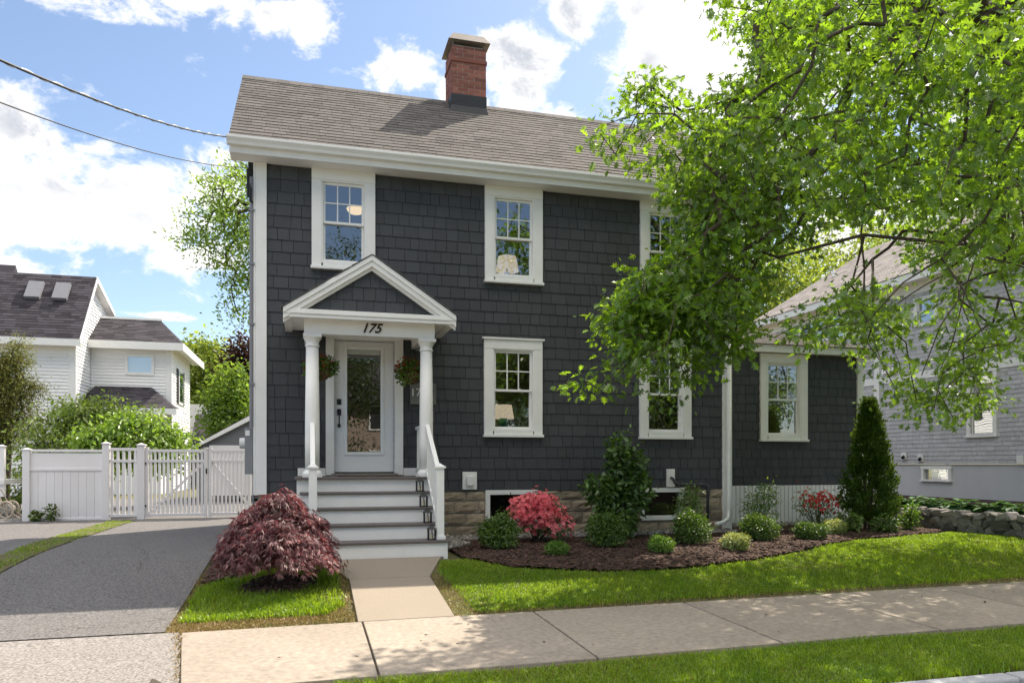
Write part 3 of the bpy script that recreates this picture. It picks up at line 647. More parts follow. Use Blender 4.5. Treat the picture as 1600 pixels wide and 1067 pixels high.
def ped(y0, y1, up, dn, inset=0):
    a = [(PC - hw + inset, y0, ez + up), (PC, y0, apz + up - 0), (PC + hw - inset, y0, ez + up), (PC + hw - inset, y0, ez - dn), (PC, y0, apz - dn), (PC - hw + inset, y0, ez - dn)]
    L = [a[0], a[1], a[4], a[5]]; Rr = [a[1], a[2], a[3], a[4]]
    return L, Rr
L, Rr = ped(GY + .02, 0, .0, .03); mb.prism(L, (0, -.03 - GY - .02, 0)); mb.prism(Rr, (0, -.03 - GY - .02, 0))
proof = mb.build('porch_roof', M['tar'], house)
mb = MB(); pl = math.hypot(hw, apz - ez) + .03
for sg in (-1, 1):
    shingles(mb, lambda s, t, n, sg=sg: (PC + sg * (hw + .025 - t * hw / (pl - .03) * 1.0) + sg * n * .5, s, ez - .016 + t * (apz - ez) / (pl - .03) + n * .85 + .004), GY - .015, -.03, 0, pl, .142, .12, .34, thick=.013, gap=.004)
mb.build('shingle_course', M['roof'], proof)
mb = MB()
for (y0, d, up, dn) in ((GY - .0, .019, -.002, .075), (GY + .022, .04, -.031, .155), (GY + .07, .05, -.05, .20)):
    L, Rr = ped(y0, 0, up, dn); mb.prism(L, (0, d, 0)); mb.prism(Rr, (0, d, 0))
mb.build('rake_trim', M['white'], proof, bevel=.003)
mb = MB(); mb.box(PC - hw + .0, PC + hw - .0, GY + .013, GY + .14, ez - .075, ez - .012); mb.box(PC - hw + .03, PC + hw - .03, GY + .03, GY + .14, ez - .125, ez - .0755)
for sg in (-1, 1):
    xa, xb = sorted((PC + sg * (hw - .0), PC + sg * (hw - .10))); mb.box(xa, xb, GY + .141, -.03, ez - .075, ez - .03); mb.box(xa, xb, GY + .141, -.03, ez - .12, ez - .0755)
mb.build('cornice', M['white'], proof, bevel=.004)
mb = MB(); mb.prism([(PC - hw + .1, GY + .14, ez - .03), (PC + hw - .1, GY + .14, ez - .03), (PC, GY + .14, apz - .09)], (0, .02, 0))
tym = mb.build('gable_backing', M['siding_core'], proof)
mb = MB(); tz0 = ez - .012
shingles(mb, fm(GY + .139), PC - hw, PC + hw, tz0, apz - .12, .183, .13, .27, thick=.017, gap=.007, clip=lambda t: (PC - (apz - .10 - t) / sl, PC + (apz - .10 - t) / sl))
mb.build('gable_shingle', M['siding'], proof)
def text(body, size, loc, m, parent, shear=0, ext=.004, name='house_number', weight=0):
    cu = bpy.data.curves.new('t', 'FONT'); cu.body = body; cu.size = size; cu.align_x = 'CENTER'; cu.align_y = 'CENTER'; cu.shear = shear; cu.extrude = ext; cu.offset = weight
    o = bpy.data.objects.new('t', cu); COL.objects.link(o); dg = bpy.context.evaluated_depsgraph_get()
    me = bpy.data.meshes.new_from_object(o.evaluated_get(dg)); bpy.data.objects.remove(o)
    v = np.empty(len(me.vertices) * 3, np.float32); me.vertices.foreach_get('co', v); v = v.reshape(-1, 3)
    v = np.stack([v[:, 0], -v[:, 2], v[:, 1]], -1) + np.array(loc, np.float32)
    f = [tuple(p.vertices) for p in me.polygons]; return mesh_obj(name, v, f, m, parent)
text('175', .185, (1.665, CY - .108, 3.125), M['bronze'], house, shear=.35, ext=.006, weight=.004)
# railings
def rail(x, nm='railing'):
    mb = MB(); ny = -2.17; nz = LZ - 4 * RS
    mb.box(x - .05, x + .05, ny - .05, ny + .05, nz + .001, nz + .93); r = mb.build(nm, M['white'], house, bevel=.004)
    mb = MB(); mb.box(x - .07, x + .07, ny - .07, ny + .07, nz + .93, nz + .955); mb.add([(x - .062, ny - .062, nz + .955), (x + .062, ny - .062, nz + .955), (x + .062, ny + .062, nz + .955), (x - .062, ny + .062, nz + .955), (x, ny, nz + 1.0)], [(0, 1, 4), (1, 2, 4), (2, 3, 4), (3, 0, 4), (3, 2, 1, 0)]); mb.build('newel_cap', M['white'], r, bevel=.003); mb = MB()
    mb.box(x - .068, x + .068, ny - .068, ny + .068, nz + .002, nz + .05); mb.build('newel_base', M['white'], r, bevel=.003)
    mb = MB(); mb.beam((x, ny + .05, nz + .86), (x, CY - .08, LZ + .74), .062, .05); mb.build('handrail', M['white'], r, bevel=.006); mb = MB(); mb.beam((x, ny + .05, nz + .13), (x, CY - .10, LZ + .10), .05, .045); mb.build('bottom_rail', M['white'], r, bevel=.006)
    n = 7
    for i in range(n):
        y = ny + .05 + (CY - .1 - ny - .05) * (i + .5) / n; f = (y - ny - .05) / (CY - .1 - ny - .05)
        za = nz + .13 + (LZ + .10 - nz - .13) * f; zb = nz + .86 + (LZ + .74 - nz - .86) * f
        mb = MB(); mb.box(x - .018, x + .018, y - .018, y + .018, za, zb); mb.build('baluster', M['white'], r)
    s = 1 if x > PC else -1
    mb = MB(); mb.box(x - .03, x + .03, CY + .1, -.03, LZ + .72, LZ + .765); mb.build('side_rail', M['white'], r, bevel=.004); mb = MB(); mb.box(x - .025, x + .025, CY + .1, -.03, LZ + .08, LZ + .12); mb.build('side_rail', M['white'], r, bevel=.004)
    for i in range(7):
        y = CY + .14 + .115 * i; mb = MB(); mb.box(x - .018, x + .018, y - .018, y + .018, LZ + .12, LZ + .72); mb.build('baluster', M['white'], r)
    return r
for x in COLX: rail(x)
# small fittings on the front wall
mb = MB(); mb.box(3.205, 3.44, -.05, .0, .79, 1.075); o = mb.build('outlet_plate', M['white'], house, bevel=.004)
mb = MB(); mb.box(3.265, 3.385, -.10, -.051, .85, 1.01); mb.build('outlet_cover', M['white'], o, bevel=.012)
mb = MB(); mb.box(6.82, 6.97, -.045, .0, .80, 1.115); o = mb.build('pipe_plate', M['white'], house, bevel=.004)
mb = MB(); mb.tube([(6.9, -.04, .96), (6.9, -.10, .95), (6.93, -.12, .88), (7.0, -.12, .855), (7.5, -.12, .84), (7.56, -.12, .82), (7.57, -.12, .74), (7.57, -.10, .2)], .026, 10); mb.box(7.40, 7.45, -.16, -.08, .81, .87); mb.build('vent_pipe', M['pipe_dark'], house, smoothf=True)
mb = MB(); mb.tube([(7.985, -.10, SZ1 - .1), (7.985, -.10, .42), (7.97, -.12, .33), (7.9, -.22, .24), (7.72, -.34, .19), (7.55, -.42, .17)], .036, 10); mb.build('downspout', M['white'], house, smoothf=True)
mb = MB(); mb.box(2.43, 2.56, -.12, -.02, 3.02, 3.09); mb.tube([(2.47, -.12, 3.05), (2.45, -.2, 3.0)], .035, 10); mb.build('security_lamp', M['grey_box'], house, bevel=.005)
# meter and conduit on the left corner
mb = MB(); mb.tube([(-.015, -.035, 5.5), (-.015, -.035, 1.75)], .03, 10); mb.tube([(.0, .12, 1.2), (.0, .10, .6), (.0, .05, -.1)], .014, 8)
for z in (5.0, 4.2, 3.3, 2.4): mb.box(-.055, .03, -.07, .0, z - .015, z + .015)
mb.build('conduit', M['conduit'], house)
mb = MB(); mb.box(-.12, .0, .05, .30, 1.05, 1.75); o = mb.build('meter_box', M['grey_box'], house, bevel=.008)
mb = MB(); mb.tube([(-.12, .18, 1.52), (-.20, .18, 1.52)], [.085, .08], 16); mb.build('meter_dial', M['ceramic'], o)
mb = MB(); mb.box(-.11, -.045, .042, .0495, 1.63, 1.71); mb.build('meter_label', M['white'], o)
mb = MB(); mb.tube([(-.05, .1, 5.45), (-.08, .02, 5.35), (-.06, -.1, 5.4), (-.02, -.12, 5.3), (-.03, -.08, 5.15), (.0, -.04, 5.1)], .018, 8); mb.tube([(-.06, -.02, 5.62), (-.06, -.02, 5.2)], [.03, .022], 8); mb.build('service_head', M['rubber'], house)

# the low wing on the right
AX0, AX1, AY = HX1 + .03, 11.70, 1.0
AWIN = (9.33, 10.39, 1.64, 3.36)
ah = (AWIN[0] + CW, AWIN[1] - CW, AWIN[2] + .10, AWIN[3] - .17)
mb = MB(); wall_core(mb, AX0, AX1 - .01, SZ0 - .02, 3.48, AY, AY + .16, [ah]); mb.box(AX1 - .15, AX1 - .01, AY + .161, 6, SZ0 - .02, 3.48); mb.build('wing_backing', M['siding_core'], house)
mb = MB(); shingles(mb, fm(AY - .001), AX0, AX1 - .13, SZ0 - .01, 3.40, .178, .12, .25, thick=.017, gap=.008, holes=[ah], thin=.003); mb.build('wing_wall', M['siding'], house); mb = MB()
shingles(mb, lambda s, t, n: (AX1 - .009 + n, s, t), AY + .02, 6, SZ0 - .01, 3.40, .178, .12, .25, thick=.017, gap=.008); mb.build('wing_wall', M['siding'], house)
window(house, *AWIN, AY - .012, cap=False, top=.17, muntin=(3, 2))
mb = MB(); mb.box(AX0, AX1 - .2, AY + 1.5, AY + 1.6, .9, 3.4); mb.box(AX0, AX1 - .2, AY + .17, AY + 1.49, .9, 1.0); mb.build('wing_room_wall', M['room'], house)
mb = MB(); mb.box(AX1 - .12, AX1 + .02, AY - .045, AY + .01, SZ0 - .03, 3.36); mb.box(AX1 + .001, AX1 + .021, AY + .011, AY + .12, SZ0 - .03, 3.36); mb.build('corner_board', M['white'], house, bevel=.004)
mb = MB(); x = AX0
while x < AX1 + .0:
    mb.box(x, x + .077, AY - .02, AY + .0, -.05, SZ0 - .012); x += .09
sk = mb.build('wing_skirting', M['white'], house, bevel=.003)
mb = MB(); mb.box(AX0, AX1, AY + .004, AY + .03, -.05, SZ0 - .03); mb.build('skirting_backing', M['black'], sk)
ov = .22; az0 = 3.42
mb = MB(); mb.box(AX0, AX1 + ov, AY - ov, AY - .0, az0 - .045, az0 - .02); mb.box(AX0, AX1 + ov, AY - ov - .02, AY - ov - .001, az0 - .06, az0 + .085); mb.box(AX1 + ov + .001, AX1 + ov + .02, AY - ov - .02, 6, az0 - .06, az0 + .085)
mb.box(AX1 + .03, AX1 + ov, AY + .001, 6, az0 - .045, az0 - .02); mb.build('wing_fascia', M['white'], house, bevel=.004)
mb = MB(); e = ov + .05; x1 = AX1 + e; yb = AY - e; top = az0 + .09
pk = (2.2, .75)                                                     # hip: run and rise
mb.add([(AX0, yb, top), (x1, yb, top), (x1, 6, top), (x1 - 2.2, yb + 2.2, top + .75), (AX0, yb + 2.2, top + .75), (x1 - 2.2, 6, top + .75), (AX0, 6, top + .75)], [(0, 1, 3, 4), (1, 2, 5, 3), (4, 3, 5, 6)])
wr = mb.build('wing_roof', M['tar'], house)
mb = MB(); q = math.hypot(*pk)
shingles(mb, lambda s, t, n: (s, yb + t * 2.2 / q - n * .33, top + t * .75 / q + n * .94), AX0, x1, -.02, q, .142, .12, .34, thick=.013, gap=.004, jit=.02, clip=lambda t: (AX0, x1 - t * 2.2 / q))
shingles(mb, lambda s, t, n: (x1 - t * 2.2 / q + n * .33, s, top + t * .75 / q + n * .94), yb, 6, -.02, q, .142, .12, .34, thick=.013, gap=.004, jit=.02, clip=lambda t: (yb + t * 2.2 / q, 6))
mb.build('shingle_course', M['roof'], wr)

# ================================================================== THINGS ON AND ABOUT THE PORCH
def lantern(x, y, z, label):
    t = thing('lantern', (x, y, z), label, 'lantern', 'black lanterns on the porch steps')
    mb = MB(); mb.box(x - .055, x + .055, y - .055, y + .055, z + .001, z + .014)
    for a in (-1, 1):
        for b in (-1, 1): mb.box(x + a * .045 - .006, x + a * .045 + .006, y + b * .045 - .006, y + b * .045 + .006, z + .014, z + .135)
        mb.box(x + a * .045 - .003, x + a * .045 + .003, y - .004, y + .004, z + .014, z + .135); mb.box(x - .004, x + .004, y + a * .045 - .003, y + a * .045 + .003, z + .014, z + .135)
    for k in range(4):
        c, s = math.cos(k * math.pi / 2), math.sin(k * math.pi / 2)
    mb.build('frame', M['black'], t)
    mb = MB(); h = z + .135; mb.add([(x - .062, y - .062, h), (x + .062, y - .062, h), (x + .062, y + .062, h), (x - .062, y + .062, h), (x - .02, y - .02, h + .04), (x + .02, y - .02, h + .04), (x + .02, y + .02, h + .04), (x - .02, y + .02, h + .04)], [(3, 2, 1, 0), (0, 1, 5, 4), (1, 2, 6, 5), (2, 3, 7, 6), (3, 0, 4, 7), (4, 5, 6, 7)])
    mb.tube([(x - .02, y, h + .04), (x - .018, y, h + .065), (x, y, h + .075), (x + .018, y, h + .065), (x + .02, y, h + .04)], .004, 6); mb.build('lid', M['black'], t)
    mb = MB(); mb.lathe((x, y, z + .014), [(.024, 0), (.024, .07), (.004, .075)], 12); mb.build('candle', M['candle'], t)
for k, w in zip(range(1, 5), ('top stair just below the porch floor', 'second stair down from the porch floor', 'third stair down, second lowest of the four', 'bottom stair, lowest of the four')):
    lantern(2.31 + .012 * k, -1.09 - .28 * k, LZ - RS * k, 'small black candle lantern on the ' + w)
mb = MB(); mb.box(1.22, 2.14, -.78, -.32, LZ + .001, LZ + .018)
tag(mb.build('doormat', M['mat_tex'], bevel=.006), 'flat brown doormat lying on the porch floor before the door', 'doormat')
sg = mb = MB(); mb.box(2.36, 2.77, -.085, -.03, 2.145, 2.475); o = mb.build('house_sign', M['plaque'], bevel=.006)
tag(o, 'square dark grey plaque with white number 175 on the wall right of the door', 'sign')
text('175', .175, (2.485, -.092, 2.325), M['number_white'], o, ext=.003, name='sign_number')

# ---------------------------------------------------------------- foliage
T_OVAL = np.array([(0, 0), (.35, .24), (.72, .20), (1, 0), (.72, -.20), (.35, -.24)], float)
OVAL_F = np.array([[0, 1, 2, 3], [0, 3, 4, 5]])
lob = [(.10, .03), (.17, .30), (.30, .075), (.42, .44), (.52, .10), (.68, .36), (.76, .09)]
lob = [(a, b) for a, b in lob]
T_OAK = np.array([(0, 0)] + lob + [(1, 0)] + [(a, -b) for a, b in lob[::-1]], float)
OAK_F = np.array([list(range(0, 9)), [0] + list(range(8, 16))])
T_BLADE = np.array([(0, 0), (.4, .10), (1, 0), (.4, -.10)], float); BLADE_F = np.array([[0, 1, 2], [0, 2, 3]])
def nrm(v): return v / np.maximum(np.linalg.norm(v, axis=-1, keepdims=True), 1e-6)
def leaf_mesh(name, pos, d, nr, size, m, parent, shape='oval', fold=.25, wid=1.0):
    T, Fq = dict(oval=(T_OVAL, OVAL_F), oak=(T_OAK, OAK_F), blade=(T_BLADE, BLADE_F))[shape]
    n = len(pos); d = nrm(d); y = nrm(np.cross(nr, d)); z = np.cross(d, y); size = np.broadcast_to(np.asarray(size, float), (n,))
    k = len(T); loc = np.stack([np.broadcast_to(T[:, 0], (n, k)), np.broadcast_to(T[:, 1] * wid, (n, k)), np.broadcast_to(np.abs(T[:, 1]) * fold - .18 * T[:, 0] ** 2, (n, k))], -1) * size[:, None, None]
    v = pos[:, None, :] + loc[..., :1] * d[:, None, :] + loc[..., 1:2] * y[:, None, :] + loc[..., 2:] * z[:, None, :]
    f = (Fq[None] + k * np.arange(n)[:, None, None]).reshape(-1, Fq.shape[1])
    return mesh_obj(name, v.reshape(-1, 3), f, m, parent)
def leaf_dirs(out, n, spread=.6, droop=.3):
    d = nrm(out) + RNG.normal(0, spread, (n, 3)); d[:, 2] -= droop
    nr = RNG.normal(0, .55, (n, 3)); nr[:, 2] += .8
    return nrm(d), nr
LM = dict(
    oak=leafmat('oak_leaf', (.070, .155, .013), (.105, .195, .018), .5, (.31, .50, .02), .5, .06, .35),
    box=leafmat('boxwood_leaf', (.075, .15, .018), (.11, .19, .024), .3, None, .35, .06),
    lime=leafmat('lime_mound_leaf', (.11, .22, .03), (.14, .25, .04), .35, None, .3, .04),
    rhodo=leafmat('rhododendron_leaf', (.065, .135, .025), (.10, .18, .035), .3, None, .35, .06, .35),
    arbor=leafmat('arborvitae_spray', (.045, .095, .012), (.08, .145, .018), .3, (.13, .2, .02), .4, .03),
    pale=leafmat('pale_variegated_leaf', (.34, .40, .20), (.20, .29, .08), .3, None, .4, .04),
    euo=leafmat('euonymus_leaf', (.10, .18, .04), (.22, .29, .09), .3, None, .4, .05),
    red=leafmat('red_maple_leaf', (.125, .040, .048), (.28, .125, .13), .32, (.34, .085, .095), .45, .06),
    pink=leafmat('azalea_petal', (.84, .16, .20), (.88, .27, .28), .35, (.9, .22, .25), .2, .02),
    redflower=leafmat('red_azalea_petal', (.55, .03, .04), (.62, .06, .06), .35, (.8, .06, .06), .25, .02),
    hosta=leafmat('hosta_leaf', (.06, .14, .06), (.085, .18, .07), .25, None, .3, .015),
    mulb=leafmat('mulberry_leaf', (.14, .25, .025), (.19, .30, .04), .45, (.30, .46, .03), .4, .06),
    mulb2=leafmat('dull_mulberry_leaf', (.17, .25, .045), (.22, .29, .06), .4, (.38, .50, .05), .4, .05),
    far=leafmat('far_green_leaf', (.085, .15, .022), (.12, .19, .03), .5, (.28, .42, .04), .35, .03),
    yel=leafmat('yellow_green_leaf', (.14, .20, .03), (.18, .24, .04), .5, (.38, .46, .05), .3, .03),
    maroon=leafmat('maroon_leaf', (.045, .022, .02), (.07, .03, .025), .3, None, .4, .03),
    maple=leafmat('spring_maple_leaf', (.14, .24, .045), (.19, .27, .05), .5, (.36, .52, .07), .4, .04),
    conif=leafmat('bronze_conifer_leaf', (.12, .14, .035), (.18, .18, .045), .3, (.3, .3, .06), .4, .02),
    fern=leafmat('weed_leaf', (.07, .12, .02), (.10, .16, .03), .4, None, .3, .04),
    dark=leafmat('dark_tree_leaf', (.04, .075, .014), (.06, .10, .02), .4, None, .4, .04),
    bask=leafmat('basket_leaf', (.07, .15, .02), (.13, .20, .03), .35, None, .4, .04),
    baskred=leafmat('basket_bloom', (.22, .03, .02), (.32, .07, .03), .3, None, .4, .02))
def lump_pts(n, blobs, shell=.35):
    """points through the outer part of a union of ellipsoids (x, y, z, rx, ry, rz) with their outward directions"""
    vol = np.array([b[3] * b[4] * b[5] for b in blobs]) ** .75; pk = RNG.choice(len(blobs), n, p=vol / vol.sum()); b = np.array(blobs)[pk]
    d = nrm(RNG.normal(size=(n, 3))); r = (RNG.random(n) * (1 - (1 - shell) ** 3) + (1 - shell) ** 3) ** (1 / 3)
    bump = 1 + .10 * np.sin(d[:, 0] * 7 + pk) * np.sin(d[:, 1] * 6 + pk * 2) + .08 * np.sin(d[:, 2] * 9 + pk * 3)
    return b[:, :3] + d * b[:, 3:6] * (r * bump)[:, None], d * b[:, 3:6]
def stems(base, pts, n, r, m, parent, name='stem'):
    mb = MB(); base = Vector(base)
    for p in pts[RNG.choice(len(pts), n)]:
        p = Vector(p.tolist()); q = base.lerp(p, .5) + Vector((0, 0, .12 * (p - base).length)); mb.tube([base + Vector((random.uniform(-1, 1), random.uniform(-1, 1), 0)) * r * 2 - Vector((0, 0, .04)), q, p], [r, r * .7, r * .3], 5)
    return mb.build(name, m, parent)
def shrub(name, label, cat, base, blobs, n, size, m, group=None, shape='oval', spread=.7, droop=.05, nstem=14, stem_r=.012, shell=.45, wid=1.0):
    z0 = float(gz(base[0], base[1])) if len(base) < 3 else base[2]; base = (base[0], base[1], z0)
    t = thing(name, base, label, cat, group); bl = [(base[0] + a, base[1] + b, z0 + c, d, e, f) for a, b, c, d, e, f in blobs]
    p, o = lump_pts(n, bl, shell); far_ = RNG.random(len(p)) < (.10 if name != 'azalea' else .03); cen = np.array([base[0], base[1], z0 + .1]); p = np.where(far_[:, None], cen + (p - cen) * RNG.uniform(1.05, 1.28, (len(p), 1)), p); k = p[:, 2] > z0 + .01; p, o = p[k], o[k]; d, nr = leaf_dirs(o, len(p), spread, droop)
    nr = nr * .6 + nrm(o) * .6
    stems(base, p, nstem, stem_r, M['bark'], t)
    leaf_mesh('foliage', p, d, nr, RNG.uniform(.7, 1.25, len(p)) * size, m, t, shape, wid=wid)
    return t, p, o
def flowers(t, p, o, n, size, m, name='flower'):
    sc_ = (p[:, 2] - p[:, 2].mean()) * 1.2 - (p[:, 1] - p[:, 1].mean()) + RNG.normal(0, .16, len(p)); idx = np.argsort(-sc_)[:n]
    c = p[idx] + nrm(o[idx]) * .02; ax = nrm(nrm(o[idx]) + RNG.normal(0, .35, (n, 3)) + np.array([0, -.3, .2]))
    u = nrm(np.cross(ax, RNG.normal(size=(n, 3)))); w = np.cross(ax, u); P_, D_, N_ = [], [], []
    for k in range(5):
        a = k * 2 * np.pi / 5; d = u * math.cos(a) + w * math.sin(a); P_.append(c); D_.append(d + ax * .45); N_.append(ax)
    o_ = leaf_mesh(name, np.concatenate(P_), np.concatenate(D_), np.concatenate(N_), size, m, t, 'oval', wid=1.5); o_['kind'] = 'stuff'; return o_

# shrubs of the bed
G1 = 'clipped boxwoods in the mulch bed'
BX = lambda r, h: [(0, 0, h * .48, r * .92, r * .9, h * .48)] + [(r * random.uniform(-.5, .5), r * random.uniform(-.5, .4), h * random.uniform(.45, .78), r * random.uniform(.35, .55), r * random.uniform(.35, .55), h * random.uniform(.25, .38)) for _ in range(5)]
shrub('boxwood', 'round green boxwood left of the pink azalea near the porch steps', 'shrub', (3.38, -1.72), BX(.31, .47), 5200, .036, LM['box'], G1)
shrub('boxwood', 'round green boxwood in front of the tall dark rhododendron', 'shrub', (4.93, -1.90), BX(.34, .49), 5600, .036, LM['box'], G1)
shrub('boxwood', 'bright rounded boxwood in front of the loose pale shrub by the downspout', 'shrub', (6.28, -1.90), BX(.32, .47), 5200, .036, LM['box'], G1)
shrub('boxwood', 'low dark boxwood below the thin twiggy shrub at the white skirting', 'shrub', (7.62, -1.62), BX(.33, .40), 5000, .036, LM['box'], G1)
shrub('boxwood', 'smallest low boxwood just left of the white flecked mound', 'shrub', (8.45, -1.72), BX(.27, .28), 3600, .034, LM['box'], G1)
G2 = 'small mounds along the front of the mulch bed'
shrub('mound_plant', 'tiny bright green mound below the pink azalea at the lawn edge', 'plant', (3.98, -2.50), BX(.17, .19), 2300, .028, LM['lime'], G2)
shrub('mound_plant', 'small bright green mound between the two middle boxwoods at the lawn edge', 'plant', (5.45, -2.58), BX(.20, .23), 2800, .028, LM['lime'], G2)
shrub('mound_plant', 'pale variegated low mound at the lawn edge below the downspout', 'plant', (6.58, -2.58), BX(.22, .25), 2800, .030, LM['pale'], G2)
shrub('mound_plant', 'whitish flecked mound between the smallest boxwood and the tall arborvitae', 'plant', (9.42, -1.05), BX(.24, .27), 2800, .030, LM['pale'], G2)
t, p, o = shrub('rhododendron', 'tall dark green rhododendron against the charcoal wall between basement windows', 'shrub', (5.62, -.72),
      [(-.05, 0, .50, .34, .32, .40), (-.30, 0, .80, .30, .28, .24), (.16, .02, 1.12, .30, .28, .36), (.25, 0, .74, .27, .3, .36), (-.02, -.05, 1.36, .18, .2, .24), (-.08, -.12, .32, .34, .3, .25)], 2700, .105, LM['rhodo'], wid=1.0, droop=.1, shell=.75, nstem=22)
t, p, o = shrub('azalea', 'pink flowering azalea in front of the left basement window', 'shrub', (4.15, -1.0), [(0, 0, .40, .42, .35, .30), (-.2, 0, .48, .25, .25, .26), (.3, -.1, .26, .25, .25, .22), (.05, 0, .58, .25, .25, .2)], 2400, .04, LM['box'], shell=.6)
flowers(t, p, o, 760, .042, LM['pink'])
t, p, o = shrub('azalea', 'thin red flowering azalea beside the white skirting left of the arborvitae', 'shrub', (9.55, -.45), [(0, 0, .38, .38, .3, .30), (.15, 0, .5, .3, .25, .22), (-.28, 0, .52, .18, .2, .2)], 900, .045, LM['euo'], shell=.8)
flowers(t, p, o, 110, .034, LM['redflower'])
shrub('euonymus', 'loose pale leaved shrub standing behind a boxwood by the white downspout', 'shrub', (6.75, -.95), [(0, 0, .45, .24, .24, .30), (.06, 0, .66, .18, .2, .2), (-.06, 0, .58, .16, .2, .2)], 1000, .05, LM['euo'], shell=.8)
shrub('twiggy_shrub', 'thin twiggy pale shrub in front of the white board skirting', 'shrub', (8.35, -.55), [(0, 0, .5, .32, .3, .34), (.1, 0, .68, .22, .2, .2), (-.16, 0, .36, .2, .2, .3)], 1100, .048, LM['euo'], shell=.85, nstem=24, stem_r=.007)
shrub('small_perennial', 'yellow green leafy perennial at the tip of the bed beside the stone wall', 'plant', (11.25, -.75), [(0, 0, .2, .18, .18, .2), (.05, 0, .34, .13, .13, .14)], 500, .055, LM['lime'], 'perennials at the tip of the bed', shell=.9)
shrub('small_perennial', 'low dark perennial just right of the arborvitae trunk', 'plant', (10.45, -1.05), [(0, 0, .14, .26, .2, .16)], 800, .05, LM['box'], 'perennials at the tip of the bed', shell=.9)
shrub('small_perennial', 'broad leaved perennial between the whitish mound and the arborvitae', 'plant', (9.95, -.75), [(0, 0, .16, .2, .2, .18)], 260, .11, LM['euo'], 'perennials at the tip of the bed', shell=.9)
# arborvitae
def cone(name, label, x, y, h, r, n, m):
    z0 = float(gz(x, y)); t = thing(name, (x, y, z0), label, 'tree'); mb = MB()
    for dx, dy in ((0, 0), (.06, .03), (-.05, .04)): mb.tube([(x + dx, y + dy, z0 - .05), (x + dx * 1.3, y + dy, z0 + h * .4), (x + dx * .3, y, z0 + h * .8)], [.035, .022, .006], 6)
    mb.build('trunk', M['bark'], t)
    k = 560; th = RNG.uniform(0, 2 * np.pi, k); f = RNG.random(k) ** .85 * .96 + .03; prof = np.clip((1 - f) * 1.12 + .04, 0, 1) ** .8 * np.clip(f / .12, .55, 1) * r
    rr = prof * RNG.uniform(.35, 1.06, k); c = np.stack([x + rr * np.cos(th), y + rr * np.sin(th), z0 + .1 + f * (h - .12)], -1); pk = RNG.integers(0, k, n)
    out = np.stack([np.cos(th), np.sin(th), np.zeros(k)], -1)[pk]; s = RNG.random(n)
    p = c[pk] + out * (s - .6)[:, None] * .10 + np.array([0, 0, 1]) * (s - .4)[:, None] * .16 + RNG.normal(0, .028, (n, 3))
    d = out * .5 + np.array([0, 0, .9]) + RNG.normal(0, .4, (n, 3)); nr = np.cross(out, [0, 0, 1.]) + RNG.normal(0, .4, (n, 3))
    leaf_mesh('foliage', p, d, nr, RNG.uniform(.04, .075, n), m, t, 'oval', wid=.8); return t
cone('arborvitae', 'tall cone shaped dark arborvitae at the right end of the mulch bed', 10.62, -.48, 2.33, .50, 22000, LM['arbor'])
# red laceleaf maple
mx, my = .50, -3.25; mz = float(gz(mx, my)); rt = thing('laceleaf_maple', (mx, my, mz), 'weeping dark red laceleaf maple on the grass patch beside the steps', 'tree')
mb = MB(); mb.tube([(mx, my, mz - .05), (mx + .01, my, mz + .2), (mx - .02, my + .02, mz + .42), (mx, my, mz + .6)], [.035, .03, .026, .018], 8)
pts, dirs, nrs = [], [], []
# tiers of drooping sprays: centre x, y, top height, radius, drop, number of sprays
TIERS = [(0, .05, 1.0, .36, .34, 150), (-.36, .0, .80, .32, .34, 120), (.34, .05, .78, .34, .36, 120), (-.05, -.34, .72, .40, .40, 150), (.30, -.25, .60, .40, .36, 130), (-.42, -.16, .58, .34, .34, 110), (.05, .30, .80, .38, .4, 80), (.52, -.02, .50, .24, .30, 60), (-.58, .02, .54, .22, .28, 50)]
for (tx, ty, th_, trd, tdp, ns) in TIERS:
    for i in range(int(ns * .66)):
        a = random.uniform(0, 2 * math.pi); f = math.sqrt(random.random()); r0 = trd * f
        p = Vector((mx + .72 * (tx + r0 * math.cos(a)), my + .8 * (ty + r0 * math.sin(a)), mz + th_ - tdp * f ** 2.2 + random.uniform(-.05, .03)))
        dr = (Vector((math.cos(a), math.sin(a), 0)) * .7 + Vector((tx, ty, 0)).normalized() * .5 if (tx or ty) else Vector((math.cos(a), math.sin(a), 0)))
        L = random.uniform(.08, .2); dr = dr.normalized()
        for k in range(11):
            s_ = k / 11; q = p + dr * L * s_ * .9 + Vector((0, 0, -L * .6 * s_ * s_)) + Vector((random.gauss(0, .028), random.gauss(0, .028), random.gauss(0, .022)))
            az_ = math.atan2(dr.y, dr.x) + random.gauss(0, .7); pit = random.gauss(-.55, .35); nz_ = Vector((random.gauss(0, .4), random.gauss(0, .4), 1))
            for fan in (-.85, -.42, 0, .42, .85):
                e_ = Vector((math.cos(az_ + fan) * math.cos(pit), math.sin(az_ + fan) * math.cos(pit), math.sin(pit) - .25 * abs(fan))); pts.append(q); dirs.append(e_); nrs.append(nz_)
        if i % 14 == 0: mb.tube([(mx, my, mz + .45), (mx + tx * .6, my + ty * .6, mz + th_ * .85), tuple(p)], [.014, .009, .003], 5)
mb.build('trunk', M['pale_bark'], rt)
pts = np.array(pts); dirs = np.array(dirs); nrs = np.array(nrs); kk = pts[:, 2] > mz + .14 + .16 * np.clip(1 - np.hypot(pts[:, 0] - mx, pts[:, 1] - my) / .5, 0, 1)
leaf_mesh('foliage', pts[kk], dirs[kk], nrs[kk], RNG.uniform(.05, .092, kk.sum()), LM['red'], rt, 'blade', wid=.62, fold=.1)
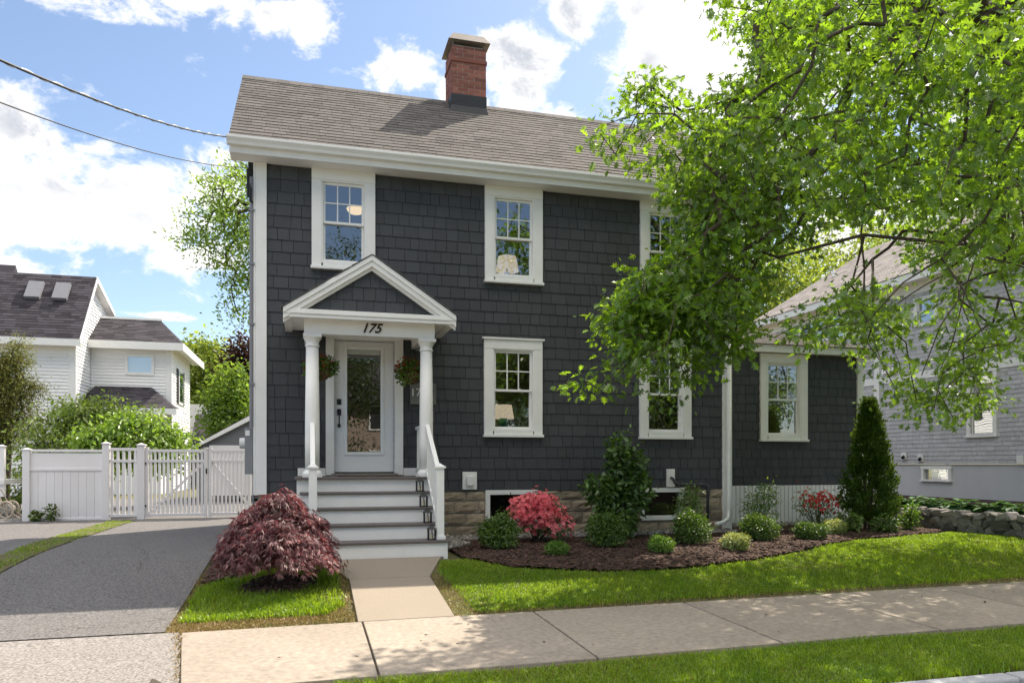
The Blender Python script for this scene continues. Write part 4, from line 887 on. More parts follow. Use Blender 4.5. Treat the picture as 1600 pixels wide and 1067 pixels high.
# hanging baskets
for (x, y, z, lab) in ((.98, -.72, 2.60, 'hanging flower basket on the left side of the porch behind the left column'), (2.30, -.62, 2.60, 'hanging flower basket on the right side of the porch above the number plaque')):
    t = thing('hanging_basket', (x, y, z), lab, 'hanging basket', 'flower baskets hanging in the porch')
    mb = MB(); mb.lathe((x, y, z - .20), [(.03, 0), (.09, .03), (.135, .1), (.15, .17)], 16); mb.build('pot', M['coco'], t)
    mb = MB()
    for k in range(3): a = k * 2.094; mb.tube([(x + .15 * math.cos(a), y + .15 * math.sin(a), z - .04), (x, y, z + .42)], .003, 5)
    mb.tube([(x, y, z + .42), (x, y, BZ1 + .005)], .004, 5); mb.build('hanger', M['black'], t)
    p, o = lump_pts(1150, [(x, y, z, .23, .23, .15), (x - .1, y - .05, z - .08, .13, .12, .14), (x + .1, y, z + .03, .14, .12, .12)], .7); d, nr = leaf_dirs(o, len(p), .6, .2)
    leaf_mesh('foliage', p, d, nr, RNG.uniform(.035, .06, len(p)), LM['bask'], t)
    p, o = lump_pts(190, [(x - .04, y - .03, z + .06, .21, .2, .13)], .4); d, nr = leaf_dirs(o, len(p), .6, .0); leaf_mesh('flower', p, d, nr, RNG.uniform(.03, .045, len(p)), LM['baskred'], t, wid=1.4)['kind'] = 'stuff'

# ---------------------------------------------------------------- trees
def skeleton(trunk, clusters, step=.45, sag=.0, rmin=.006, rmax=.2, pw=.5, jit=.05):
    nodes = [np.array(p, float) for p in trunk[0][:1]]; par = [-1]
    first = True
    for line in trunk:
        prev = 0
        if not first: prev = int(np.argmin(np.linalg.norm(np.array(nodes) - np.array(line[0]), axis=1)))
        for p in line[1:]: nodes.append(np.array(p, float)); par.append(prev); prev = len(nodes) - 1
        first = False
    base = np.array(trunk[0][-1], float); order = np.argsort(np.linalg.norm(clusters - base, axis=1)); N = np.zeros((len(nodes) + len(clusters) * 14, 3)); n = len(nodes); N[:n] = nodes; tips = {}
    for ci in order:
        c = clusters[ci]; dd = np.linalg.norm(N[1:n] - c, axis=1); j = int(np.argmin(dd + .3 * np.linalg.norm(N[1:n] - base, axis=1))) + 1; L = dd[j - 1]; k = max(1, min(10, int(L / step))); prev = j; a = N[j].copy()
        for q in range(1, k + 1):
            f = q / k; p = a + (c - a) * f + (RNG.normal(0, jit, 3) * L * .3 if q < k else 0) + np.array([0, 0, sag * L * math.sin(math.pi * f)])
            if n >= len(N): break
            N[n] = p; par.append(prev); prev = n; n += 1
        tips[ci] = prev
    w = np.zeros(n)
    for t in tips.values(): w[t] += 1
    ch = w.copy()
    for i in range(n - 1, 0, -1): ch[par[i]] += ch[i]
    rad = np.clip(rmin * np.maximum(ch, 1) ** pw, rmin, rmax)
    return N[:n], par, rad, tips
def branch_mesh(name, N, par, rad, m, parent, k=5, trunk_k=None):
    V, Fc = [], []
    for i in range(1, len(N)):
        a, b = Vector(N[par[i]]), Vector(N[i]); d = b - a
        if d.length < 1e-4: continue
        d.normalize(); r = d.orthogonal().normalized(); u = d.cross(r); ra, rb = min(rad[par[i]], rad[i] * 1.45), rad[i]; kk = 9 if rb > .05 else k; o = len(V)
        for p, q in ((a - d * ra * .2, ra), (b + d * rb * .2, rb)):
            for j in range(kk): th = 2 * math.pi * j / kk; V.append(tuple(p + (r * math.cos(th) + u * math.sin(th)) * q))
        Fc += [(o + j, o + (j + 1) % kk, o + kk + (j + 1) % kk, o + kk + j) for j in range(kk)]
    return mesh_obj(name, V, Fc, m, parent, smoothf=True)
def make_tree(name, label, cat, base, trunk, clusters, per, lsize, lm, sigma=.2, shape='oval', group=None, bark='bark', step=.5, rmin=.006, rmax=.2, droop=.3, flat=.7, up=0, wid=1.0, sag=0., spread=.6, jit=.05, pw=.5, onbranch=0.):
    t = thing(name, base, label, cat, group)
    N, par, rad, tips = skeleton(trunk, clusters, step, sag, rmin, rmax, pw, jit); branch_mesh('trunk', N, par, rad, M[bark], t)
    n = len(clusters) * per; ci = np.repeat(np.arange(len(clusters)), per); c = clusters[ci]
    tip = np.array([tips[i] for i in range(len(clusters))]); pa = N[np.array(par)[tip]]; ax = nrm(clusters - pa)[ci]
    off = RNG.normal(0, 1, (n, 3)) * sigma * np.array([1, 1, flat]); off -= ax * np.abs(RNG.normal(0, sigma * .8, n))[:, None] * .7; p = c + off
    d, nr = leaf_dirs(off * 1.0 / sigma * .7 + ax * .6, n, spread, droop); d[:, 2] += up
    leaf_mesh('crown', p, d, nr, RNG.uniform(.5, 1.25, n) * lsize, lm, t, shape, wid=wid); return t
# the big oak whose crown hangs in from the right; trunk stands on the lawn just outside the picture
TX, TY = 10.9, -3.9; tz = float(gz(TX, TY))
CROWN = [(1105, -400), (1105, 0), (1092, 35), (1120, 62), (1160, 75), (1175, 130), (1130, 150), (1080, 175), (1030, 160), (1012, 125), (990, 135), (985, 165), (930, 190), (908, 212), (925, 250), (975, 262), (1010, 270), (1045, 305), (1062, 350), (1058, 385), (1020, 410), (985, 425), (978, 455), (940, 490), (925, 525), (975, 548), (960, 580), (890, 596), (905, 618), (975, 612), (1002, 600), (1010, 640), (1060, 622), (1090, 575), (1128, 560), (1135, 575), (1150, 530), (1160, 480), (1170, 430), (1205, 390), (1270, 380), (1310, 355), (1380, 365), (1420, 420), (1450, 520), (1475, 560), (1460, 590), (1500, 590), (1540, 560), (1570, 585), (1600, 610), (2400, 680), (2400, -400)]
HANG = [((1215, 505), (1260, 500), (1290, 450), (1400, 440), (1420, 560), (1350, 560), (1330, 520), (1290, 545), (1240, 540)), ((1400, 600), (1500, 560), (1570, 640), (1480, 655), (1400, 655)), ((1330, 520), (1400, 490), (1395, 575), (1340, 560))]
cand = np.stack([RNG.uniform(2.8, 19, 60000), RNG.uniform(-8.3, .9, 60000), RNG.uniform(1.7, 14.5, 60000)], -1)
hwid = np.where(cand[:, 1] > TY, 1.6 + 2.2 * sstep(cand[:, 0], 4.5, 9), 2.0 + 2.6 * sstep(cand[:, 0], 4, 9))
el_ = (np.abs(cand[:, 0] - TX) / 7.7) ** 2.8 + (np.abs(cand[:, 1] - TY) / hwid) ** 2.4 + (np.abs(cand[:, 2] - 6.3) / np.where(cand[:, 2] > 6.3, 4.6, 6.0)) ** 2.8
u_, v_, Z_ = proj(cand)
ok = (el_ < 1.05) & (Z_ > 4.6) & (cand[:, 1] < -.75 + np.where(cand[:, 0] > 8.2, 1.2, 0)) & ((cand[:, 2] > 2.6) | (u_ < 1640)) & (np.sin(cand[:, 0] * 2.1 + np.sin(cand[:, 2] * 1.7) * 1.3) * np.sin(cand[:, 1] * 2.3 + 1) * np.sin(cand[:, 2] * 2.5 + cand[:, 0]) > -.16)
infr = (u_ > -50) & (u_ < 1650) & (v_ > -60) & (v_ < 1100)
pin = in_poly(u_ - 18, v_ + 8, CROWN); hang = np.zeros(len(u_), bool)
for h in HANG: hang |= in_poly(u_, v_, h)
core = (el_ < .10)
inner = in_poly(u_, v_, CROWN)
keep = ok & np.where(infr, pin, el_ > .25) & ~(core & ~infr) & ~((el_ < .45) & (RNG.random(len(u_)) < .55))
sp = keep & (RNG.random(len(u_)) < np.where(infr, np.where((v_ > 400) & (u_ > 1120), .24, np.where(v_ < 330, .60, .46)), .06)) | (ok & hang & infr & ~pin & (RNG.random(len(u_)) < .22))
OC = cand[sp]
bough = []                                                          # the low limb that reaches left in front of the wall
for (a, b, r0, r1, k) in (((8.2, -3.5, 3.9), (5.4, -3.3, 3.25), .75, .62, 80), ((5.4, -3.3, 3.25), (3.75, -3.35, 2.25), .55, .2, 90), ((6.2, -3.4, 4.2), (4.25, -3.3, 3.0), .6, .30, 60), ((7.2, -3.6, 3.3), (5.4, -3.4, 2.35), .45, .25, 42), ((6.6, -3.4, 6.0), (4.1, -3.2, 5.85), .6, .25, 90), ((7.5, -3.2, 5.0), (4.9, -3.0, 4.55), .6, .3, 70)):
    f = RNG.random((k, 1)); bough.append(np.array(a) + (np.array(b) - np.array(a)) * f + RNG.normal(0, .55, (k, 3)) * (r0 + (r1 - r0) * f))
bough = np.concatenate(bough); bu, bv, bZ = proj(bough); bough = bough[in_poly(bu - 3, bv, CROWN)]; OC = np.concatenate([OC, bough])
gu, gv, gZ = proj(OC); OC = OC[~(in_poly(gu, gv, [(1335, 332), (1400, 328), (1490, 325), (1495, 375), (1420, 392), (1335, 385)]) & (gZ < 10.2))]   # the open gap round the big limb
print('oak clusters', len(OC))
# each crown point keeps its distance from the next, so clumps and gaps stay readable
print('oak clusters', len(OC))
oak_trunk = [[(TX, TY, tz - .1), (TX, TY + .02, 1.2), (TX - .05, TY, 2.6), (TX - .1, TY + .05, 3.8), (TX - .05, TY, 5.5), (TX + .1, TY, 7.5), (TX, TY + .1, 9.5), (TX, TY, 11.5)],
             [(TX - .1, TY + .05, 3.8), (TX - 1.2, TY + .1, 4.15), (TX - 2.2, TY + .25, 4.2), (TX - 3.2, TY + .1, 4.15), (TX - 4.4, TY + .2, 3.8), (TX - 5.4, TY + .1, 3.35)],
             [(TX - .05, TY, 5.5), (TX - 1.3, TY - .6, 6.3), (TX - 2.8, TY - .4, 6.9), (TX - 4.3, TY + .3, 7.0)],
             [(TX - .05, TY, 5.5), (TX - 1.0, TY + 1.2, 6.0), (TX - 2.4, TY + 2.0, 6.2)], [(TX - .1, TY, 3.8), (TX + .9, TY - 1.4, 4.6), (TX + 1.2, TY - 2.6, 5.2)], [(TX + .1, TY, 7.5), (TX + 2, TY + 1.2, 8.6)], [(TX + .1, TY, 7.5), (TX - 1.6, TY - 1.0, 9.0)]]
make_tree('oak_tree', 'big leafy oak with bright green lobed leaves overhanging the right side of the house', 'tree', (TX, TY, tz), oak_trunk, OC, 28, .115, LM['oak'], .155, 'oak', rmin=.0045, rmax=.24, droop=.35, flat=.6, wid=1.0, step=.3, jit=.05, sag=.05)

# ================================================================== FENCE AND GATES BEHIND THE DRIVEWAY
FY = 5.9
def fx(u): return P(u, 700, FY)[0]
def fz(v): return P(230, v, FY)[2]
GZ = .0
def post(mb, x, y, z0, z1, w=.135):
    mb.box(x - w / 2, x + w / 2, y - w / 2, y + w / 2, z0, z1); mb.box(x - w / 2 - .018, x + w / 2 + .018, y - w / 2 - .018, y + w / 2 + .018, z1, z1 + .025)
    mb.add([(x - w / 2, y - w / 2, z1 + .025), (x + w / 2, y - w / 2, z1 + .025), (x + w / 2, y + w / 2, z1 + .025), (x - w / 2, y + w / 2, z1 + .025), (x, y, z1 + .055)], [(0, 1, 4), (1, 2, 4), (2, 3, 4), (3, 0, 4), (3, 2, 1, 0)])
xa, xb, xc, xd, xe = fx(42), fx(166), fx(221), fx(325), fx(392)
fen = thing('privacy_fence', ((xa + xb) / 2, FY, GZ), 'solid white vinyl privacy fence panel left of the picket gate', 'fence')
for x, zt in ((xa, fz(704)), (xb, fz(694))): mb = MB(); post(mb, x, FY, GZ - .1, zt); mb.build('post', M['vinyl'], fen, bevel=.004)
mb = MB(); x = xa + .06
while x < xb - .07: mb.box(x, min(x + .149, xb - .06), FY - .012, FY + .012, GZ + .05, fz(735)); x += .152
mb.box(xa + .06, xb - .06, FY - .011, FY + .011, fz(735) + .05, fz(708)); mb.build('panel', M['vinyl'], fen, bevel=.003)
for z in (fz(735) + .025, GZ + .03, fz(706) + .02): mb = MB(); mb.box(xa + .056, xb - .056, FY - .03, FY + .03, z - .026, z + .026); mb.build('rail', M['vinyl'], fen, bevel=.004)
def pickets(parent, x0, x1, n, ztop, brace=0, frame=True):
    zt = ztop
    for z in (zt, fz(720), GZ + .09): mb = MB(); mb.box(x0, x1, FY - .025, FY + .025, z - .03, z + .03); mb.build('rail', M['vinyl'], parent, bevel=.004)
    w = (x1 - x0) / n * .56
    for i in range(n):
        x = x0 + (x1 - x0) * (i + .5) / n; mb = MB(); mb.box(x - w / 2, x + w / 2, FY - .012, FY + .012, GZ + .12, fz(720) - .0305); mb.box(x - w / 2 * .8, x + w / 2 * .8, FY - .012, FY + .012, fz(720) + .0305, zt - .0305); mb.build('picket', M['vinyl'], parent)
    if brace:
        a, b = (x0, GZ + .12), (x1, fz(722)); 
        if brace < 0: a, b = (x0, fz(722)), (x1, GZ + .3)
        mb = MB(); mb.beam((a[0], FY + .032, a[1]), (b[0], FY + .032, b[1]), .03, .05); mb.build('brace', M['vinyl'], parent)
pf = thing('picket_fence', ((xb + xc) / 2, FY, GZ), 'short white picket fence section between the solid panel and the gate', 'fence')
mb = MB(); post(mb, xc, FY, GZ - .1, fz(696), .15); mb.build('post', M['vinyl'], pf, bevel=.004); pickets(pf, xb + .057, xc - .064, 5, fz(702))
for (x0, x1, br, lab) in ((xc + .075, xd - .012, 1, 'wide white picket gate leaf with a black latch on its right'), (xd + .012, xe, -1, 'white picket gate leaf beside the grey meter box and charcoal house')):
    g = thing('picket_gate', ((x0 + x1) / 2, FY, GZ), lab, 'gate', 'two leaves of the driveway gate')
    for x in (x0 + .035, x1 - .035): mb = MB(); mb.box(x - .035, x + .035, FY - .035, FY + .035, GZ + .03, fz(700)); mb.box(x - .042, x + .042, FY - .042, FY + .042, fz(700), fz(700) + .02); mb.build('stile', M['vinyl'], g, bevel=.004)
    pickets(g, x0 + .071, x1 - .071, 13 if br > 0 else 9, fz(704), br)
    if br > 0:
        mb = MB(); mb.box(x1 - .03, x1 + .004, FY - .055, FY - .036, fz(740), fz(732)); mb.build('latch', M['black'], g)
        for z in (fz(724), fz(790)): mb = MB(); mb.box(x0 - .07, x0 + .03, FY - .05, FY - .036, z - .02, z + .02); mb.build('hinge', M['black'], g)
# stub of the next porch at the far left, and the hose cart below it
p0, p1 = P(-30, 700, 7.6), P(7, 700, 7.6); st_ = thing('porch_rail', (p0[0], 7.6, .0), 'end of a white porch railing at the left edge behind the privacy fence', 'railing')
zt = P(0, 698, 7.6)[2]; zb = P(0, 748, 7.6)[2]
mb = MB(); post(mb, p1[0] - .05, 7.6, zb - .4, zt, .12); mb.build('post', M['vinyl'], st_)
mb = MB(); mb.box(p0[0], p1[0] - .11, 7.57, 7.63, zt - .1, zt - .04); mb.box(p0[0], p1[0] - .11, 7.57, 7.63, zb, zb + .06); mb.build('rail', M['vinyl'], st_)
for i in range(4): x = p1[0] - .2 - .13 * i; mb = MB(); mb.box(x - .02, x + .02, 7.58, 7.62, zb + .06, zt - .1); mb.build('baluster', M['vinyl'], st_)
mb = MB(); mb.box(p0[0] - 1.5, p1[0] + .02, 7.5, 9.0, zb - .12, zb - .02); mb.build('deck', M['vinyl'], st_)
q = P(14, 782, 7.0); hc = thing('hose_cart', (q[0], 7.0, .0), 'beige hose reel cart with round wheels at the left edge', 'cart')
for dy in (-.18, .18):
    mb = MB(); mb.tube([(q[0] + .14 * math.cos(a), 7.0 + dy, .0 + .19 + .18 * math.sin(a)) for a in np.linspace(0, 2 * math.pi, 19)], .022, 8, False)
    for a in range(5): mb.beam((q[0], 7.0 + dy, .19), (q[0] + .14 * math.cos(a * 1.257), 7.0 + dy, .19 + .18 * math.sin(a * 1.257)), .02, .02)
    mb.build('wheel', M['plastic'], hc, smoothf=False)
mb = MB(); mb.tube([(q[0], 6.82, .2), (q[0], 7.18, .2)], .1, 14); mb.build('reel', M['pebble'], hc)
mb = MB()
for dy in (-.15, .15): mb.tube([(q[0] + .25, 7.0 + dy, .015), (q[0], 7.0 + dy, .19), (q[0] - .2, 7.0 + dy, .62)], .014, 6)
mb.tube([(q[0] - .2, 6.85, .62), (q[0] - .2, 7.15, .62)], .014, 6); mb.build('frame', M['plastic'], hc)
for u, s, l in ((80, .3, 'leafy weed growing at the foot of the solid white fence panel'), (56, .2, 'smaller leafy weed near the left post of the solid white fence')):
    x = P(u, 800, FY - .15)[0]; shrub('weed', l, 'weed', (x, FY - .16, .0), [(0, 0, s * .6, s * .4, .1, s * .5)], 90, .085, LM['fern'], 'weeds along the fence', shell=.9, nstem=6, stem_r=.005, droop=.2)

# ================================================================== NEIGHBOURING BUILDINGS
def PX(u, v, X):
    b = math.atan((u - 800) / F_PX); a = R(YAW) + b; t = (X - CAM[0]) / math.tan(a)
    return (X, CAM[1] + t, CAM[2] + (723 - v) * t / math.cos(a) * math.cos(b) / F_PX)
# light grey house on the right: its long wall stands at X = 17 and runs back
GX = 17.0; gh = thing('light_grey_house', (GX, 5, .42), 'large light grey shingled house with white trim behind the oak', 'house')
Y0, Y1, GB, GE = -1.5, 12.0, 1.19, 6.15
w1 = [PX(1512, 588, GX), PX(1559, 682, GX)]; WY0, WY1 = w1[1][1], w1[0][1]
GW = [(WY0, WY1, w1[1][2], w1[0][2] + .15), (PX(1466, 480, GX)[1], PX(1430, 480, GX)[1], PX(1450, 507, GX)[2], PX(1450, 462, GX)[2]),
      (PX(1290, 500, GX)[1], PX(1250, 500, GX)[1], PX(1270, 540, GX)[2], PX(1270, 497, GX)[2]), (PX(1328, 500, GX)[1], PX(1292, 500, GX)[1], PX(1270, 540, GX)[2], PX(1270, 497, GX)[2])]
GBW = (PX(1486, 740, GX)[1], PX(1440, 740, GX)[1], PX(1460, 752, GX)[2], PX(1460, 727, GX)[2] - .02)
gholes = [(a + .1, b - .1, c + .1, d - .1) for a, b, c, d in GW]
mb = MB()
for (a, b, c, d) in sub_rect((Y0, Y1, GB, GE), gholes): mb.box(GX + .001, GX + .15, a, b, c, d)
mb.box(GX + .151, GX + 9, Y1 - .15, Y1, GB, GE); mb.box(GX + .151, GX + 9, Y0, Y0 + .15, GB, GE + 2); mb.box(GX + 2, GX + 2.1, Y0 + .2, Y1 - .2, GB, GE); mb.build('wall_backing', M['grey_core'], gh)
mb = MB(); shingles(mb, lambda s, t, n: (GX - n, s, t), Y0, Y1, GB, GE, .112, .12, .28, thick=.014, gap=.006, holes=gholes, thin=.002); mb.build('wall', M['grey_shake'], gh)
mb = MB()
for (a, b, c, d) in sub_rect((Y0, Y1, -.2, GB - .01), [(GBW[0] + .05, GBW[1] - .05, GBW[2] + .05, GBW[3] - .05)]): mb.box(GX + .03, GX + .2, a, b, c, d)
mb.build('foundation', M['grey_found'], gh)
def side_window(parent, y0, y1, z0, z1, X, cw=.10, sashes=True, mt='white'):
    mb = MB(); xp = X - .05
    mb.box(xp, X + .04, y0, y0 + cw, z0 + cw * .5, z1 - cw); mb.box(xp, X + .04, y1 - cw, y1, z0 + cw * .5, z1 - cw); mb.box(xp - .005, X + .04, y0 - .02, y1 + .02, z1 - cw, z1); mb.box(xp - .02, X + .04, y0 - .03, y1 + .03, z0, z0 + cw * .5)
    w = mb.build('window', M[mt], parent); zm = (z0 + z1) / 2
    if sashes:
        mb = MB(); mb.box(X + .01, X + .05, y0 + cw, y1 - cw, zm - .022, zm + .022)
        for a in (y0 + cw, y1 - cw - .045): mb.box(X + .01, X + .05, a, a + .045, z0 + cw * .5, zm - .0225); mb.box(X - .02, X + .03, a, a + .045, zm + .0225, z1 - cw)
        mb.box(X + .01, X + .05, y0 + cw + .045, y1 - cw - .045, z0 + cw * .5, z0 + cw); mb.build('sash', M[mt], w)
    mb = MB(); mb.quad((X + .03, y0 + cw, z0 + cw * .5), (X + .03, y1 - cw, z0 + cw * .5), (X + .03, y1 - cw, z1 - cw), (X + .03, y0 + cw, z1 - cw)); mb.build('pane', M['glass_far'], w); return w
for g in GW: side_window(gh, *g, GX)
side_window(gh, *GBW, GX + .03, .08, False)
bz = PX(1400, 592, GX)[2]; yv = PX(1371, 600, GX)[1]
mb = MB(); mb.box(GX - .03, GX - .0, Y0, Y1, bz - .10, bz + .10); mb.build('belt_board', M['white'], gh)
mb = MB(); mb.box(GX - .034, GX - .0005, yv - .10, yv + .10, GB, bz - .101); mb.box(GX - .034, GX - .0005, yv - .10, yv + .10, bz + .101, bz + 1.2); mb.build('trim_board', M['white'], gh)
yv2 = PX(1349, 600, GX)[1]; mb = MB(); mb.box(GX - .03, GX - .0005, yv2 - .06, yv2 + .12, GB, bz - .25); mb.build('trim_board', M['white'], gh)
for u in (1385, 1400):
    c = PX(u, 580, GX); mb = MB(); mb.box(GX - .03, GX - .0, c[1] - .14, c[1] + .14, c[2] - .13, c[2] + .13); o = mb.build('vent', M['white'], gh); mb = MB(); mb.prism([(GX - .031, c[1] - .09, c[2] + .08), (GX - .031, c[1] - .09, c[2] - .08), (GX - .13, c[1] - .09, c[2] - .08)], (0, .18, 0)); mb.build('vent_hood', M['vinyl'], o)
for u, v in ((1414, 713), (1440, 716), (1596, 718)):
    c = PX(u, v, GX); mb = MB(); mb.box(GX - .05, GX - .015, c[1] - .09, c[1] + .09, c[2] - .09, c[2] + .11); o = mb.build('outlet_plate', M['white'], gh)
    if v < 718: mb = MB(); mb.tube([(GX - .05, c[1], c[2]), (GX - .14, c[1] - .06, c[2] - .04)], .04, 8); mb.build('spigot', M['black'], o)
mb = MB(); mb.box(GX - .45, GX, Y0 - .3, Y1 + .35, GE, GE + .04); mb.box(GX - .48, GX - .451, Y0 - .3, Y1 + .35, GE - .02, GE + .22); mb.box(GX - .03, GX - .001, Y0, Y1, GE - .28, GE - .001); mb.build('eave_trim', M['white'], gh)
rr = math.hypot(5.2, 3.1); mb = MB(); mb.prism([(GX - .5, Y0 - .35, GE + .2), (GX + 4.7, Y0 - .35, GE + 3.3), (GX + 9.9, Y0 - .35, GE + .2)], (0, Y1 - Y0 + .75, 0)); groof = mb.build('roof', M['grey_roof'], gh)
mb = MB(); shingles(mb, lambda s, t, n: (GX - .5 + t * 5.2 / rr - n * .5, s, GE + .205 + t * 3.1 / rr + n * .86), Y0 - .37, Y1 + .42, 0, rr, .16, .15, .4, thick=.014, gap=.004, jit=.02); mb.build('shingle_course', M['grey_roof'], groof)
c = PX(1303, 445, GX + 2.2); mb = MB(); mb.tube([(c[0], c[1], c[2] - .7), (c[0], c[1], c[2] + .5)], .06, 10); mb.build('vent_stack', M['white'], groof)
# raised ground, stone wall and hostas in front of the grey house
mb = MB(); mb.box(12.1, 40, -30, 40, -.6, .31); o = mb.build('raised_ground', M['mulch']); structure(o)
sw_ = thing('stone_wall', (12.0, -2, 0), 'low dry laid fieldstone retaining wall along the right side of the lawn', 'wall')
import bmesh
def ico(sub=2):
    b = bmesh.new(); bmesh.ops.create_icosphere(b, subdivisions=sub, radius=1); v = np.array([q.co[:] for q in b.verts]); f = [tuple(x.index for x in q.verts) for q in b.faces]; b.free(); return v, f
IV, IF = ico(2); mb = MB(); y = .9
rows = [(-.05, .17), (.09, .15), (.21, .13)]
for (z0, hh) in rows:
    y = 1.0 + random.uniform(0, .2)
    while y > -7:
        w = random.uniform(.13, .34); h = hh * random.uniform(.8, 1.3); q_ = IV @ RNG.normal(size=(3, 3)) * 1.2
        V = np.sign(IV) * np.abs(IV) ** random.uniform(.28, .5); V = V * np.array([.12, w / 2 * 1.0, h / 2]) * (1 + .16 * np.sin(q_[:, :1] * 2 + y) + .08 * np.sin(q_[:, 1:2] * 3))
        a = random.gauss(0, .3); V = V @ np.array([[1, 0, 0], [0, math.cos(a), -math.sin(a)], [0, math.sin(a), math.cos(a)]]); mb.add((V + np.array([12.03 + random.uniform(-.035, .02), y - w / 2, z0 + hh / 2 + .02 + random.uniform(-.02, .02)])).tolist(), IF); y -= w * .97
mb.build('stones', M['fieldstone'], sw_, smoothf=False); mb = MB(); mb.box(12.03, 12.15, -7, 1.0, -.3, .30); mb.build('wall_core', M['joint'], sw_)
mb = MB(); mb.prism([(11.0, .15, .02), (12.0, .05, .02), (12.0, .6, .02), (11.1, .65, .02)], (0, 0, .12)); tag(mb.build('stone_slab', M['granite'], bevel=.02), 'flat grey stone slab lying between the arborvitae and the stone wall', 'slab')
G3 = 'hostas along the top of the stone wall'
hl = ['hosta at the far left end of the row beside the arborvitae', 'second hosta from the arborvitae on the stone wall', 'third hosta from the arborvitae on the stone wall', 'fourth hosta from the arborvitae on the stone wall', 'fifth hosta from the arborvitae on the stone wall', 'sixth hosta from the arborvitae at the right picture edge']
for i in range(6):
    hx, hy = 12.6 + random.uniform(-.1, .1), .6 - .62 * i; n = 120; z = .31; t = thing('hosta', (hx, hy, z), hl[i], 'plant', G3)
    a = RNG.uniform(0, 2 * np.pi, n); e = RNG.uniform(.15, 1.2, n); o = np.stack([np.cos(a) * np.cos(e), np.sin(a) * np.cos(e), np.sin(e)], -1); L = RNG.uniform(.10, .26, n); p = np.array([hx, hy, z]) + o * L[:, None] * np.array([1, 1, .85])
    d = o + np.array([0, 0, -.75]); leaf_mesh('foliage', p, d, o * .4 + np.array([0, 0, 1.]), RNG.uniform(.15, .24, n), LM['hosta'], t, 'oval', wid=1.25, fold=.2)
    mb = MB()
    for k in range(0, n, 4): mb.tube([(hx, hy, z - .02), tuple(p[k])], .006, 5)
    mb.build('stem', LM['hosta'], t)

# white clapboard house far left
wh = thing('white_house', (-9, 22, .1), 'big white clapboard house with dark roofs and two skylights on the left', 'house')
def clap(mb, mapf, s0, s1, t0, t1, holes=()): shingles(mb, mapf, s0, s1, t0, t1, .13, 3.0, 5.0, thick=.034, gap=.002, holes=holes, thin=.002)
MX, MY = -7.72, 20.0; LX = -24; ze = 5.95; AP = (21.95, 8.75); BE = (24.5, 7.95)
mb = MB(); mb.prism([(LX, MY + .02, -.2), (LX, MY + .02, ze), (LX, AP[0], AP[1] - .1), (LX, BE[0], BE[1] - .1), (LX, BE[0], -.2)], (MX - .02 - LX, 0, 0)); mb.box(MX - .02, -4.70, 22.02, 27, -.2, 6.15); mb.build('wall_backing', M['clap'], wh)
mb = MB(); clap(mb, fm(MY), LX, MX - .22, 0, ze); mb.build('wall', M['clap'], wh)
mb = MB(); shingles(mb, lambda s, t, n: (MX + n, s, t), MY + .1, BE[0], 0, 8.6, .13, 3, 5, thick=.034, gap=.002, clip=lambda t: (MY + .02 + max(0, (t - ze) / (AP[1] - ze)) * (AP[0] - MY), BE[0] if t < BE[1] - .1 else AP[0] + (AP[1] - t) / (AP[1] - BE[1]) * (BE[0] - AP[0]))); mb.build('gable_wall', M['clap'], wh)
mb = MB(); mb.box(MX - .22, MX + .02, MY - .04, MY + .2, -.2, ze); mb.build('corner_board', M['white'], wh)
wwin = (P(196, 0, 22)[0], P(241, 0, 22)[0], P(0, 576, 22)[2] - .1, P(218, 554, 22)[2]); wx = -4.68
mb = MB(); clap(mb, fm(22), MX + .03, wx - .2, 0, 6.15, [(wwin[0] + .1, wwin[1] - .1, wwin[2] + .1, wwin[3] - .1)]); shingles(mb, lambda s, t, n: (wx + n - .01, s, t), 22.2, 27, 0, 6.1, .13, 3, 5, thick=.034, gap=.002); mb.build('wing_wall', M['clap'], wh)
mb = MB(); mb.box(wx - .2, wx + .02, 21.96, 22.2, -.2, 6.15); mb.build('corner_board', M['white'], wh)
def dwin(x0, x1, z0, z1, y, nm='window'):
    mb = MB()
    for b in ((x0, x0 + .1, z0, z1), (x1 - .1, x1, z0, z1), (x0 + .1, x1 - .1, z0, z0 + .1), (x0 + .1, x1 - .1, z1 - .1, z1)): mb.box(b[0], b[1], y - .06, y + .01, b[2], b[3])
    w = mb.build(nm, M['white'], wh); mb = MB(); mb.quad((x0 + .1, y - .025, z0 + .1), (x1 - .1, y - .025, z0 + .1), (x1 - .1, y - .025, z1 - .1), (x0 + .1, y - .025, z1 - .1)); mb.build('pane', M['glass_far'], w)
dwin(*wwin, 21.99); 
a, b = P(-20, 545, 20), P(24, 610, 20); dwin(a[0], b[0], b[2], a[2] - .05, 19.99)
for u0, v0 in ((281, 560),):
    yy = 23.6; mb = MB(); mb.box(wx + .0, wx + .06, yy, yy + 1.1, 2.6 + 1.2, 2.6 + 2.7); w = mb.build('window', M['white'], wh); mb = MB(); mb.box(wx + .061, wx + .07, yy + .1, yy + 1.0, 3.9, 5.2); mb.build('pane', M['glass_far'], w)
    for s in (-.42, 1.1): mb = MB(); mb.box(wx + .0, wx + .05, yy + s, yy + s + .42, 3.8, 5.3); mb.build('shutter', M['shutter'], wh)
mb = MB(); mb.prism([(LX, MY - .45, ze - .12), (LX, AP[0], AP[1]), (LX, BE[0] + .3, BE[1] - .1), (LX, BE[0] + .3, BE[1] - .25), (LX, AP[0], AP[1] - .14), (LX, MY - .45, ze - .26)], (MX + .25 - LX, 0, 0)); wr_ = mb.build('roof', M['dark_roof'], wh)
L_ = math.hypot(AP[0] - MY + .45, AP[1] - ze + .12); ky, kz = (AP[0] - MY + .45) / L_, (AP[1] - ze + .12) / L_
